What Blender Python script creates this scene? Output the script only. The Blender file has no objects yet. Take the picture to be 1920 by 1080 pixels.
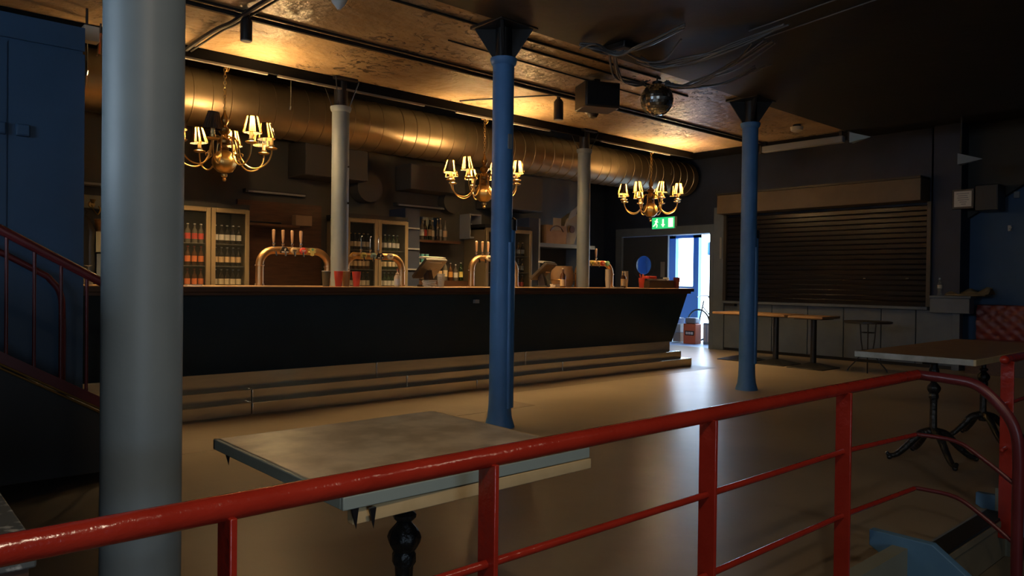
import bpy, math, random
from mathutils import Vector, Matrix
random.seed(7)
PI = math.pi
sc = bpy.context.scene
col = sc.collection

# ------------------------------------------------------------------ camera
def make_camera():
    yaw, pitch, roll = math.radians(48.3), math.radians(-0.5), math.radians(0.69)
    f = Vector((math.cos(yaw)*math.cos(pitch), math.sin(yaw)*math.cos(pitch), math.sin(pitch)))
    r = f.cross(Vector((0, 0, 1))).normalized(); u = r.cross(f)
    r2 = r*math.cos(roll) + u*math.sin(roll); u2 = -r*math.sin(roll) + u*math.cos(roll)
    cd = bpy.data.cameras.new('camera'); cd.sensor_width = 36; cd.lens = 1400/1920*36
    cd.clip_start = .02; cd.clip_end = 200
    c = bpy.data.objects.new('camera', cd); col.objects.link(c)
    m = Matrix((r2, u2, -f)).transposed().to_4x4(); m.translation = (0, 0, 1.2)
    c.matrix_world = m
    sc.camera = c
make_camera()

# ------------------------------------------------------------------ world (daylight outside) and view
w = bpy.data.worlds.new('world'); sc.world = w; w.use_nodes = True
bg = w.node_tree.nodes['Background']
bg.inputs[0].default_value = (.62, .80, 1.0, 1); bg.inputs[1].default_value = 14.0
vs = sc.view_settings
vs.view_transform = 'Standard'; vs.look = 'None'; vs.exposure = 0.0; vs.gamma = 1; vs.use_curve_mapping = False
sc.cycles.max_bounces = 8; sc.cycles.sample_clamp_indirect = 4.0; sc.cycles.caustics_reflective = False
sc.cycles.caustics_refractive = False
BULB_W = 110.0            # watts of one chandelier bulb
def area(name, loc, direction, sx, sy, energy, color, portal=False):
    l = bpy.data.lights.new(name, 'AREA'); l.shape = 'RECTANGLE'; l.size = sx; l.size_y = sy
    l.energy = energy; l.color = color
    if portal: l.cycles.is_portal = True
    o = bpy.data.objects.new(name, l); col.objects.link(o); o.location = loc
    o.rotation_euler = Vector(direction).to_track_quat('-Z', 'Z').to_euler()
    return o
area('entrance_daylight', (13.85, 8.9, 1.3), (-1, 0, 0), 2.6, 2.4, 1, (1, 1, 1), portal=True)
area('front_window_daylight', (-.95, -3.48, 1.45), (0, 1, 0), 1.3, .9, 1, (1, 1, 1), portal=True)
area('window_daylight', (-2.98, 2.9, 2.2), (1, 0, 0), 2.2, 1.0, 1, (1, 1, 1), portal=True)

# ------------------------------------------------------------------ materials
def mat(name, c, rough=.6, metal=0., c2=None, nscale=6., bump=0., bscale=20., emit=None, estr=0., trans=0., alpha=1., coat=0., spec=.5, detail=6., lo=.35, hi=.65, stretch=None):
    m = bpy.data.materials.new(name); m.use_nodes = True
    nt = m.node_tree; b = nt.nodes['Principled BSDF']
    b.inputs['Base Color'].default_value = (*c, 1); b.inputs['Roughness'].default_value = rough
    b.inputs['Metallic'].default_value = metal; b.inputs['Specular IOR Level'].default_value = spec
    b.inputs['Transmission Weight'].default_value = trans; b.inputs['Alpha'].default_value = alpha
    b.inputs['Coat Weight'].default_value = coat; b.inputs['Coat Roughness'].default_value = .12
    if emit: b.inputs['Emission Color'].default_value = (*emit, 1); b.inputs['Emission Strength'].default_value = estr
    tc = nt.nodes.new('ShaderNodeTexCoord'); src = tc.outputs['Object']
    if stretch:
        mp = nt.nodes.new('ShaderNodeMapping'); mp.inputs['Scale'].default_value = stretch
        nt.links.new(src, mp.inputs[0]); src = mp.outputs[0]
    if c2:
        n = nt.nodes.new('ShaderNodeTexNoise'); n.inputs['Scale'].default_value = nscale; n.inputs['Detail'].default_value = detail
        nt.links.new(src, n.inputs['Vector'])
        r = nt.nodes.new('ShaderNodeValToRGB'); r.color_ramp.elements[0].position = lo; r.color_ramp.elements[1].position = hi
        r.color_ramp.elements[0].color = (*c, 1); r.color_ramp.elements[1].color = (*c2, 1)
        nt.links.new(n.outputs['Fac'], r.inputs[0]); nt.links.new(r.outputs[0], b.inputs['Base Color'])
    if bump:
        n2 = nt.nodes.new('ShaderNodeTexNoise'); n2.inputs['Scale'].default_value = bscale; n2.inputs['Detail'].default_value = detail
        nt.links.new(src, n2.inputs['Vector'])
        bp = nt.nodes.new('ShaderNodeBump'); bp.inputs['Strength'].default_value = bump; bp.inputs['Distance'].default_value = .02
        nt.links.new(n2.outputs['Fac'], bp.inputs['Height']); nt.links.new(bp.outputs[0], b.inputs['Normal'])
    return m

M = {}
M['floor'] = mat('floor_vinyl', (.28, .225, .155), .34, c2=(.35, .285, .20), nscale=.9, bump=.12, bscale=5, spec=.55)
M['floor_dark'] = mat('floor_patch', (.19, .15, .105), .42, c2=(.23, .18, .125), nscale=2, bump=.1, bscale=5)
M['carpet'] = mat('dark_carpet', (.085, .072, .055), .6, c2=(.11, .095, .07), nscale=4)  # dark tone for shaded floor; no surface uses it
M['floor_low'] = mat('lower_floor', (.06, .04, .03), .6, c2=(.09, .06, .04), nscale=3)
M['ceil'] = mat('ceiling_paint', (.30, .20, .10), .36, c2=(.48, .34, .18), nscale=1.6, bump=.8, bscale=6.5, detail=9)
def peeling(m):
    nt = m.node_tree; b = nt.nodes['Principled BSDF']; tc = nt.nodes['Texture Coordinate']
    src = b.inputs['Base Color'].links[0].from_socket
    mask = nt.nodes.new('ShaderNodeTexNoise'); mask.inputs['Scale'].default_value = .9; mask.inputs['Detail'].default_value = 3
    rm = nt.nodes.new('ShaderNodeMapRange'); rm.inputs[1].default_value = .48; rm.inputs[2].default_value = .62
    fl_ = nt.nodes.new('ShaderNodeTexNoise'); fl_.inputs['Scale'].default_value = 11; fl_.inputs['Detail'].default_value = 8; fl_.inputs['Distortion'].default_value = 1.2
    rf = nt.nodes.new('ShaderNodeMapRange'); rf.inputs[1].default_value = .56; rf.inputs[2].default_value = .62
    mu = nt.nodes.new('ShaderNodeMath'); mu.operation = 'MULTIPLY'
    mx = nt.nodes.new('ShaderNodeMix'); mx.data_type = 'RGBA'; mx.inputs[7].default_value = (.05, .03, .014, 1)
    for n in (mask, fl_): nt.links.new(tc.outputs['Object'], n.inputs['Vector'])
    nt.links.new(mask.outputs['Fac'], rm.inputs[0]); nt.links.new(fl_.outputs['Fac'], rf.inputs[0])
    nt.links.new(rm.outputs[0], mu.inputs[0]); nt.links.new(rf.outputs[0], mu.inputs[1])
    nt.links.new(mu.outputs[0], mx.inputs[0]); nt.links.new(src, mx.inputs[6]); nt.links.new(mx.outputs[2], b.inputs['Base Color'])
    bp = nt.nodes['Bump']; bp.inputs['Distance'].default_value = .05
    b2 = nt.nodes.new('ShaderNodeBump'); b2.inputs['Strength'].default_value = .9; b2.inputs['Distance'].default_value = .03
    nt.links.new(mu.outputs[0], b2.inputs['Height']); nt.links.new(bp.outputs[0], b2.inputs['Normal']); nt.links.new(b2.outputs[0], b.inputs['Normal'])
peeling(M['ceil'])
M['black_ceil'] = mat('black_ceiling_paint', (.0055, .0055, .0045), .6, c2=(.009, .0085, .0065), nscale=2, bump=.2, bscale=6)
M['wall_back'] = mat('bar_wall_paint', (.042, .042, .038), .65, c2=(.052, .05, .045), nscale=3)
M['wall_navy'] = mat('navy_wall_paint', (.012, .02, .045), .6, c2=(.016, .026, .058), nscale=3)
M['wall_blue'] = mat('blue_wall_paint', (.035, .085, .17), .7, c2=(.045, .10, .20), nscale=2)
M['block'] = mat('blue_panel_paint', (.022, .065, .13), .45, c2=(.028, .075, .15), nscale=3)
M['wall_dark'] = mat('dark_wall_paint', (.035, .035, .035), .7)
M['grey_panel'] = mat('grey_panel_paint', (.085, .115, .16), .6, c2=(.105, .135, .18), nscale=4)
M['col_blue'] = mat('blue_column_paint', (.06, .18, .40), .48, c2=(.07, .20, .44), nscale=7, bump=.05, bscale=30)
M['col_grey'] = mat('grey_column_paint', (.165, .20, .215), .5, c2=(.19, .225, .235), nscale=5, bump=.05, bscale=25)
M['black'] = mat('black_metal', (.008, .009, .011), .4)
M['iron'] = mat('black_cast_iron', (.008, .009, .010), .32, c2=(.03, .028, .024), nscale=25, bump=.5, bscale=40, lo=.5, hi=.8)
M['matt_black'] = mat('matt_black_paint', (.006, .006, .006), .85, spec=.08)
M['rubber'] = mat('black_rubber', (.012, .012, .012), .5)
M['cable'] = mat('cable_sheath', (.09, .10, .11), .3)
M['red'] = mat('red_rail_paint', (.33, .022, .011), .2, c2=(.38, .028, .014), nscale=9, bump=.25, bscale=22, coat=.15)
M['maroon'] = mat('maroon_stair_paint', (.10, .012, .014), .35, c2=(.13, .018, .02), nscale=9)
M['brass'] = mat('aged_brass', (.64, .41, .14), .34, .95, c2=(.50, .31, .10), nscale=12)
M['brass_dark'] = mat('dark_brass', (.30, .18, .06), .32, 1)
M['copper'] = mat('copper_pipe', (.56, .34, .16), .36, .9, c2=(.46, .27, .12), nscale=8)
M['chrome'] = mat('chrome', (.75, .75, .75), .12, 1)
M['steel'] = mat('brushed_steel', (.84, .77, .62), .24, .8, c2=(.74, .68, .55), nscale=3, bump=.05, bscale=3, stretch=(1, 6, 6))
M['duct'] = mat('duct_galvanised', (.27, .20, .115), .38, .85, c2=(.22, .16, .09), nscale=3)
M['bar_front'] = mat('bar_front_navy', (.012, .026, .038), .32, c2=(.015, .031, .044), nscale=2, spec=.15)
M['bar_wood'] = mat('bar_top_wood', (.46, .27, .13), .3, c2=(.56, .35, .18), nscale=8, stretch=(1, 10, 10), coat=.3)
M['wood_dark'] = mat('dark_wood_board', (.055, .026, .014), .4, c2=(.08, .038, .02), nscale=5, stretch=(1, 8, 8))
M['wood'] = mat('table_wood', (.30, .17, .08), .4, c2=(.42, .25, .12), nscale=6, stretch=(8, 1, 8))
M['wood_edge'] = mat('raw_wood_edge', (.55, .40, .20), .55, c2=(.62, .46, .24), nscale=14)
M['tabletop'] = mat('worn_table_laminate', (.52, .42, .28), .38, c2=(.78, .66, .47), nscale=8, bump=.15, bscale=10, lo=.4, hi=.62)
M['table_edge'] = mat('painted_table_edge', (.27, .33, .31), .5)
M['granite'] = mat('speckled_stone', (.09, .10, .10), .5, c2=(.45, .46, .44), nscale=45, lo=.55, hi=.68)
M['fridge'] = mat('fridge_frame_gold', (.34, .26, .15), .35, .6)
M['fridge_in'] = mat('fridge_inside', (.02, .018, .015), .6)
M['shelf_wire'] = mat('shelf_wire', (.25, .24, .22), .4, .8)
def glass_mat(name, color, alpha, rough=.03):
    m = mat(name, color, rough, alpha=alpha, spec=.5); return m
M['glass'] = glass_mat('door_glass', (.05, .05, .045), .16)
M['clear'] = glass_mat('clear_plastic', (.55, .55, .5), .32, .15)
M['bottle_brown'] = mat('brown_glass', (.055, .022, .008), .08, spec=.7)
M['bottle_green'] = mat('green_glass', (.012, .03, .012), .08, spec=.7)
M['bottle_dark'] = mat('dark_glass', (.012, .011, .010), .08, spec=.7)
M['bottle_clear'] = mat('pale_glass', (.12, .11, .09), .08, spec=.7)
for n, c in dict(white=(.62, .60, .54), cream=(.60, .50, .33), orange=(.62, .17, .05), red_l=(.55, .06, .04), tan=(.55, .38, .20), yellow=(.68, .55, .16), green=(.16, .42, .22), pale_green=(.34, .46, .36), black_l=(.01, .01, .01), amber=(.5, .26, .06), plain_red=(.55, .06, .04), teal=(.1, .35, .36)).items():
    M[n] = mat('print_'+n, c, .5)
M['handle_wood'] = mat('tap_handle_wood', (.42, .24, .12), .4, c2=(.50, .30, .16), nscale=20)
M['cup_red'] = mat('red_plastic_cup', (.55, .055, .035), .4)
M['cup_dark'] = mat('smoky_plastic_cup', (.07, .07, .05), .25)
M['cup_brown'] = mat('brown_paper_cup', (.24, .15, .06), .5)
M['plastic_white'] = mat('white_plastic', (.55, .55, .52), .4)
M['camera_white'] = mat('camera_white_plastic', (.85, .86, .84), .35)
M['plastic_dusty'] = mat('dusty_trunking_plastic', (.13, .115, .09), .6)
M['plastic_grey'] = mat('grey_plastic', (.22, .23, .24), .5)
M['plastic_dark'] = mat('dark_plastic', (.03, .026, .022), .4)
M['paper'] = mat('till_paper', (.62, .58, .48), .6)
M['candle'] = mat('candle_sleeve', (.75, .55, .22), .5)
M['shade_dark'] = mat('lampshade_dark', (.02, .012, .006), .8)
def translucent(name, c):
    m = bpy.data.materials.new(name); m.use_nodes = True; nt = m.node_tree
    nt.nodes.remove(nt.nodes['Principled BSDF']); out = nt.nodes['Material Output']
    t = nt.nodes.new('ShaderNodeBsdfTranslucent'); t.inputs[0].default_value = (*c, 1)
    d = nt.nodes.new('ShaderNodeBsdfDiffuse'); d.inputs[0].default_value = (*c, 1)
    x = nt.nodes.new('ShaderNodeMixShader'); x.inputs[0].default_value = .5
    nt.links.new(t.outputs[0], x.inputs[1]); nt.links.new(d.outputs[0], x.inputs[2]); nt.links.new(x.outputs[0], out.inputs[0])
    return m
M['shade_amber'] = translucent('lampshade_amber', (.62, .28, .05))
M['bulb_on'] = mat('bulb_lit', (1, .8, .5), .4, emit=(1.0, .66, .26), estr=9)
M['bulb_off'] = mat('bulb_unlit', (.5, .48, .42), .3)
M['mirror'] = mat('mirror_glass', (.55, .52, .46), .04, 1)
M['ball'] = mat('mirror_ball_tile', (.8, .82, .8), .16, 1)
M['shutter'] = mat('shutter_slat', (.009, .008, .010), .26, .0, spec=.3)
M['beige_board'] = mat('brown_fascia_board', (.10, .075, .05), .6, c2=(.13, .095, .06), nscale=3)
M['red_leather'] = mat('oxblood_leather', (.16, .022, .02), .42, c2=(.19, .028, .024), nscale=8)
M['blue_board'] = mat('blue_board_paint', (.085, .20, .34), .55, c2=(.11, .24, .38), nscale=8, bump=.1)
M['pale_wood'] = mat('scuffed_pale_wood', (.20, .165, .105), .55, c2=(.26, .215, .14), nscale=5)
M['fascia'] = mat('grey_green_fascia', (.20, .205, .155), .6, c2=(.23, .235, .18), nscale=4)
M['lobby_blue'] = mat('lobby_blue_paint', (.08, .22, .48), .5)
M['lobby_floor'] = mat('lobby_floor', (.42, .52, .60), .5)
M['exit_green'] = mat('exit_green', (.02, .30, .10), .4, emit=(.02, .42, .12), estr=1.6)
M['exit_white'] = mat('exit_pictogram', (.8, .85, .6), .4, emit=(.75, .9, .55), estr=1.7)
M['porthole'] = mat('porthole_glass', (.06, .13, .28), .12, alpha=.35)
M['leaf_grey'] = mat('door_leaf_paint', (.035, .042, .055), .55)
M['worn_white'] = mat('worn_pale_edge', (.36, .35, .29), .55, c2=(.50, .49, .43), nscale=14)
M['cardboard'] = mat('cardboard', (.20, .12, .065), .7, c2=(.24, .15, .08), nscale=5)
M['basket'] = mat('wicker', (.40, .22, .07), .6, c2=(.26, .13, .04), nscale=30)
M['orange_box'] = mat('orange_carton', (.55, .12, .04), .5)
M['cloth'] = mat('olive_cloth', (.12, .10, .06), .8, c2=(.16, .13, .08), nscale=10)
M['lamp_glow'] = mat('pendant_glow', (1, .9, .7), .4, emit=(1, .78, .5), estr=6)
M['plaster'] = mat('detector_plastic', (.55, .50, .40), .5)
M['dusty_blue_plastic'] = mat('dusty_blue_plastic', (.25, .35, .42), .5)

# ------------------------------------------------------------------ mesh building
class MB:
    """collects shapes in world coordinates; o is the origin taken off at build"""
    def __init__(s, o=(0, 0, 0)): s.v = []; s.f = []; s.o = Vector(o)
    def add(s, vs_, fs):
        n = len(s.v); s.v += [Vector(p) for p in vs_]; s.f += [tuple(i+n for i in f) for f in fs]; return s
    def box(s, a, b):
        x0, y0, z0 = [min(p, q) for p, q in zip(a, b)]; x1, y1, z1 = [max(p, q) for p, q in zip(a, b)]
        return s.add([(x0,y0,z0),(x1,y0,z0),(x1,y1,z0),(x0,y1,z0),(x0,y0,z1),(x1,y0,z1),(x1,y1,z1),(x0,y1,z1)],
                     [(0,3,2,1),(4,5,6,7),(0,1,5,4),(1,2,6,5),(2,3,7,6),(3,0,4,7)])
    def prism(s, poly, a, b, axis):
        """poly in the other two axes (in xyz order), extruded from a to b along axis"""
        def P(p, t):
            q = list(p); q.insert(axis, t); return q
        n = len(poly); area2 = sum(poly[i][0]*poly[(i+1) % n][1]-poly[(i+1) % n][0]*poly[i][1] for i in range(n))
        pl = list(poly) if area2 > 0 else list(poly)[::-1]
        if axis == 1: pl = pl[::-1]
        if a > b: a, b = b, a
        vs_ = [P(p, a) for p in pl]+[P(p, b) for p in pl]
        fs = [tuple(range(n))[::-1], tuple(range(n, 2*n))]+[(i, (i+1) % n, (i+1) % n+n, i+n) for i in range(n)]
        return s.add(vs_, fs)
    def tube(s, pts, r, n=10, caps=True, closed=False):
        pts = [Vector(p) for p in pts]; m = len(pts)
        rs = r if isinstance(r, (list, tuple)) else [r]*m
        base = len(s.v); up = None
        for i, p in enumerate(pts):
            if closed: t = (pts[(i+1) % m]-pts[i-1])
            else: t = pts[min(i+1, m-1)]-pts[max(i-1, 0)]
            t = t.normalized()
            if up is None:
                up = Vector((0, 0, 1)) if abs(t.z) < .9 else Vector((1, 0, 0))
            a = t.cross(up)
            if a.length < 1e-4: a = t.cross(Vector((0, 1, 0)))
            a.normalize(); b = a.cross(t).normalized(); up = b
            for k in range(n):
                q = 2*PI*k/n; s.v.append(p+a*(rs[i]*math.cos(q))+b*(rs[i]*math.sin(q)))
        for i in range(m if closed else m-1):
            for k in range(n):
                i2 = (i+1) % m
                s.f.append((base+i*n+k, base+i*n+(k+1) % n, base+i2*n+(k+1) % n, base+i2*n+k))
        if caps and not closed:
            s.f.append(tuple(base+k for k in range(n))[::-1]); s.f.append(tuple(base+(m-1)*n+k for k in range(n)))
        return s
    def lathe(s, prof, c=(0, 0, 0), n=20, flute=0, famp=0., axis='z', closed_top=True):
        """prof: list of (r, h); h along axis"""
        c = Vector(c); base = len(s.v); m = len(prof)
        for r, h in prof:
            for k in range(n):
                q = 2*PI*k/n; rr = r*(1+famp*math.cos(flute*q)) if flute else r
                p = (rr*math.cos(q), rr*math.sin(q), h)
                if axis == 'y': p = (p[0], p[2], p[1])
                if axis == 'x': p = (p[2], p[1], p[0])
                s.v.append(c+Vector(p))
        flip = axis != 'z'
        for i in range(m-1):
            for k in range(n):
                f = (base+i*n+k, base+i*n+(k+1) % n, base+(i+1)*n+(k+1) % n, base+(i+1)*n+k)
                s.f.append(f[::-1] if flip else f)
        if closed_top:
            b = tuple(base+k for k in range(n)); t = tuple(base+(m-1)*n+k for k in range(n))
            s.f.append(b if flip else b[::-1]); s.f.append(t[::-1] if flip else t)
        return s
    def ball(s, c, r, n=14, m=8, sz=1.):
        return s.lathe([(max(r*math.sin(PI*i/m), 1e-4), -r*sz*math.cos(PI*i/m)) for i in range(m+1)], c, n, closed_top=False)
    def mesh(s, name):
        me = bpy.data.meshes.new(name); me.from_pydata([tuple(p-s.o) for p in s.v], [], s.f); me.update()
        me.polygons.foreach_set('use_smooth', [True]*len(me.polygons)); me.set_sharp_from_angle(angle=math.radians(38))
        return me
    def build(s, name, material, parent=None, bevel=0., loc=None):
        me = s.mesh(name); me.materials.append(M[material] if isinstance(material, str) else material)
        o = bpy.data.objects.new(name, me); col.objects.link(o)
        if parent is not None: o.parent = parent
        else: o.location = s.o
        if loc is not None: o.location = loc
        if bevel:
            b = o.modifiers.new('bevel', 'BEVEL'); b.width = bevel; b.segments = 2; b.limit_method = 'ANGLE'
        return o

def tag(o, label=None, cat=None, group=None, kind=None):
    if label: o['label'] = label
    if cat: o['category'] = cat
    if group: o['group'] = group
    if kind: o['kind'] = kind
    return o
def thing(name, label, cat, loc=(0, 0, 0), rz=0., group=None):
    o = bpy.data.objects.new(name, None); col.objects.link(o); o.location = loc; o.rotation_euler.z = rz
    o.empty_display_size = .1
    return tag(o, label, cat, group)
def struct(o): o['kind'] = 'structure'; return o
def copy_tree(o, parent=None):
    c = o.copy(); col.objects.link(c); c.parent = parent
    for ch in list(o.children): copy_tree(ch, c)
    return c
def dup(o, loc, label, group=None, rz=None):
    c = copy_tree(o); c.location = loc; tag(c, label, None, group)
    if rz is not None: c.rotation_euler.z = rz
    return c
def arc(c, r, a0, a1, n, ax=(1, 0, 0), ay=(0, 0, 1)):
    c = Vector(c); ax = Vector(ax); ay = Vector(ay)
    return [c+ax*(r*math.cos(a0+(a1-a0)*i/n))+ay*(r*math.sin(a0+(a1-a0)*i/n)) for i in range(n+1)]
def smooth_path(pts, sub=6):
    """Catmull-Rom through the points"""
    P = [Vector(p) for p in pts]; P = [2*P[0]-P[1]]+P+[2*P[-1]-P[-2]]; out = []
    for i in range(1, len(P)-2):
        for k in range(sub):
            t = k/sub; a, b, c, d = P[i-1:i+3]
            out.append(.5*((2*b)+(c-a)*t+(2*a-5*b+4*c-d)*t*t+(3*b-a-3*c+d)*t**3))
    out.append(P[-2]); return out

# ------------------------------------------------------------------ the shell
fl = struct(MB().box((-3, 1.25, -.57), (12.02, 10.7, 0)).box((12.02, 1.25, -.57), (12.4, 6.6, 0)).build('floor', 'floor'))
MB().box((-.6, 2.9, 0), (.9, 5.08, .003)).box((.9, 4.0, 0), (1.22, 5.08, .003)).build('dark_carpet', 'rubber', fl)  # dark sheet stands in for the shade on the floor by the stairs
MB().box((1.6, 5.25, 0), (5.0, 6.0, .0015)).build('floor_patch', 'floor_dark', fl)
MB().box((1.2, 6.0, 0), (9.3, 6.38, .0012)).build('floor_patch', 'floor_dark', fl)  # darker strip paints the shadow under the bar overhang
struct(MB().box((-3, -3.5, -.57), (12.4, 1.25, -.45)).build('floor_lower_level', 'floor_low'))
struct(MB().box((12.02, 6.6, -.12), (15.5, 11.4, 0)).build('floor_lobby', 'lobby_floor'))
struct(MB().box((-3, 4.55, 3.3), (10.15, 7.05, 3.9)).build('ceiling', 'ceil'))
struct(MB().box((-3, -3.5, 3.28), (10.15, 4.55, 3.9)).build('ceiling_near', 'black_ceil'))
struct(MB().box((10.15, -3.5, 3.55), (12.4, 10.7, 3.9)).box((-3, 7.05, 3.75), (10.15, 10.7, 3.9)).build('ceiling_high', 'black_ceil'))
struct(MB().box((-3, 8.95, 0), (9.6, 9.1, 3.75)).build('wall_back', 'wall_back'))
struct(MB().box((9.5, 9.1, 0), (9.6, 10.6, 3.75)).box((9.5, 10.55, 0), (12, 10.7, 3.75)).build('wall_passage', 'wall_navy'))
struct(MB().box((12, 4.15, 0), (12.2, 7.88, 3.75)).box((12, 9.98, 0), (12.2, 10.7, 3.75)).box((12, 7.88, 2.14), (12.2, 9.98, 3.75)).build('wall_end', 'wall_navy'))
struct(MB().box((12.3, -3.5, -.57), (12.4, 7.0, 3.75)).box((12.2, 4.2, 0), (12.3, 6.6, 3.75)).build('wall_right', 'wall_blue'))
struct(MB().box((-3.1, -3.6, -.57), (-1.6, -3.5, 3.9)).box((-.3, -3.6, -.57), (12.4, -3.5, 3.9)).box((-1.6, -3.6, -.57), (-.3, -3.5, 1.0)).box((-1.6, -3.6, 1.9), (-.3, -3.5, 3.9)).build('wall_front', 'wall_dark'))
struct(MB().box((-1.6, -3.58, 1.0), (-.3, -3.52, 1.05)).box((-1.6, -3.58, 1.85), (-.3, -3.52, 1.9)).box((-1.6, -3.58, 1.0), (-1.55, -3.52, 1.9)).box((-.35, -3.58, 1.0), (-.3, -3.52, 1.9)).build('window_3', 'plastic_white'))
struct(MB().box((-3.15, -3.5, -.57), (-3, 1.8, 3.9)).box((-3.15, 4.0, -.57), (-3, 10.7, 3.9)).box((-3.15, 1.8, -.57), (-3, 4.0, 1.7)).box((-3.15, 1.8, 2.7), (-3, 4.0, 3.9)).build('wall_left', 'wall_dark'))
wf = struct(MB().box((-3.12, 1.8, 1.7), (-3.04, 4.0, 1.76)).box((-3.12, 1.8, 2.64), (-3.04, 4.0, 2.7)).box((-3.12, 1.8, 1.4), (-3.04, 1.86, 2.7)).box((-3.12, 3.94, 1.4), (-3.04, 4.0, 2.7)).box((-3.12, 2.87, 1.4), (-3.04, 2.93, 2.7)).build('window_1', 'plastic_white'))

struct(MB().box((-.7, 1.4, 0), (-.6, 5.05, 1.55)).build('wall_light_blocker', 'wall_dark'))  # unseen wall added to keep left window light off floor and stair wall

# blue panelled wall beside the stairs
blk = struct(MB().box((-3, 6.22, 0), (1.29, 6.46, 3.0)).build('wall_stair', 'block'))
for a, b in (((-3, 6.2, 0), (.822, 6.22, 2.825)), ((.832, 6.2, 0), (1.30, 6.22, 2.825)), ((-3, 6.2, 2.85), (1.30, 6.22, 3.02))):
    MB().box(a, b).build('panel', 'block', blk)
for nm, x, lb in (('switch_plate', .775, 'square blue switch box on panel wall cut by left picture edge'), ('switch_plate', .915, 'square blue switch box on panel wall right of the seam')):
    t = thing(nm, lb, 'switch', (x, 6.2, 2.215))
    MB().box((-.042, -.035, -.042), (.042, 0, .042)).build('back_box', 'block', t, .006)
    MB().box((-.034, -.041, -.034), (.034, -.035, .034)).build('rocker', 'block', t, .002)

# ------------------------------------------------------------------ columns
def column(name, label, x, y, mt, ring=3.02, top=3.3, casing=None, flare=False, z0=0., r=.09, plain=False):
    t = thing(name, label, 'column', (x, y, z0))
    prof = [(r, 0), (r, ring-z0)]
    if flare: prof = [(r+.035, 0), (r+.028, .03), (r+.012, .08), (r+.004, .16), (r, .26), (r*.97, ring-z0)]
    MB().lathe(prof, n=36).build('shaft', mt, t)
    MB().lathe([(r*.97, ring-z0-.05), (r+.012, ring-z0-.035), (r+.02, ring-z0-.005), (r+.02, ring-z0+.008), (r*.9, ring-z0+.012)], n=36).build('collar', mt, t)
    MB().lathe([(r*.78, ring-z0), (r*.78, top-z0-.03)], n=24).build('neck', 'black', t)
    h0, h1 = ring-z0+.01, top-z0-.03
    for k in range(4) if plain else ():
        q = PI/4+k*PI/2; d = Vector((math.cos(q), math.sin(q), 0))
        MB().tube([d*r+Vector((0, 0, h0)), d*.19+Vector((0, 0, h1))], .006, 6).build('strut', 'black', t)
    for k in () if plain else range(4):
        q = PI/4+k*PI/2; d = Vector((math.cos(q), math.sin(q), 0)); nrm = Vector((-d.y, d.x, 0))*.012
        a = [d*.05+Vector((0, 0, h0)), d*(r*.95)+Vector((0, 0, h0)), d*.24+Vector((0, 0, h1)), d*.05+Vector((0, 0, h1))]
        MB().add([p-nrm for p in a]+[p+nrm for p in a], [(3,2,1,0),(4,5,6,7),(0,1,5,4),(1,2,6,5),(2,3,7,6),(3,0,4,7)]).build('bracket', 'black', t)
    q = .13 if plain else .2
    MB().box((-q, -q, h1), (q, q, top-z0)).build('top_plate', 'black', t, .006)
    if casing:
        za, zb, ang = casing
        d = Vector((math.cos(ang), math.sin(ang), 0))
        cpt = d*(r*.72)
        m = MB()
        m.lathe([(r*.55, za), (r*.55, zb), (r*.42, zb+.03)], c=cpt, n=18)
        m.build('pipe_casing', mt, t)
        m = MB(); c2 = Vector((math.cos(ang-.75), math.sin(ang-.75), 0))*(r*.95)
        m.lathe([(.022, za), (.022, zb-.1)], c=c2, n=10).build('conduit', mt, t)
        MB().lathe([(r*.5, zb+.0), (r*.5, zb+.09), (r*.2, zb+.11)], c=cpt+d*.015, n=16).build('conduit_boot', 'black', t)
    return t
# right-hand side of a column as the camera sees it
RS = math.radians(48.3-90)
cA = column('iron_column', 'blue painted iron column standing in front of the bar', 4.03, 4.66, 'col_blue', casing=(.16, 1.62, RS+.12), flare=True)
MB().box((-.02, -.095, 2.28), (.02, -.085, 2.4)).build('scuff_mark', 'plastic_grey', cA)
column('iron_column', 'blue painted iron column farther away beside the roller shutter', 7.66, 4.56, 'col_blue', ring=3.02, casing=(.30, 1.72, RS+.1), flare=True)
column('iron_column', 'thick grey blue column close to the camera at left', .545, 1.98, 'col_grey', ring=3.02, r=.0915)
cb = column('iron_column', 'grey column rising from the bar beside the red cups', 3.87, 7.08, 'col_grey', ring=3.0, plain=True)
MB().lathe([(.012, 0), (.012, .02)], (.05, -.085, 2.0), 12, axis='y').build('bolt', 'black', cb)
MB().lathe([(.0105, 0), (.0105, .02)], (.05, -.085, 2.38), 12, axis='y').build('bolt', 'black', cb)
column('iron_column', 'grey column rising from the bar near the exit sign', 7.62, 7.08, 'col_grey', ring=3.03, plain=True)

# ------------------------------------------------------------------ bar counter
BX0, BX1 = -1.5, 9.42
bar = thing('bar_counter', 'long bar with dark navy front and steel foot steps', 'bar counter', (5, 6.9, 0))
B0 = (5, 6.9, 0)
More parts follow.
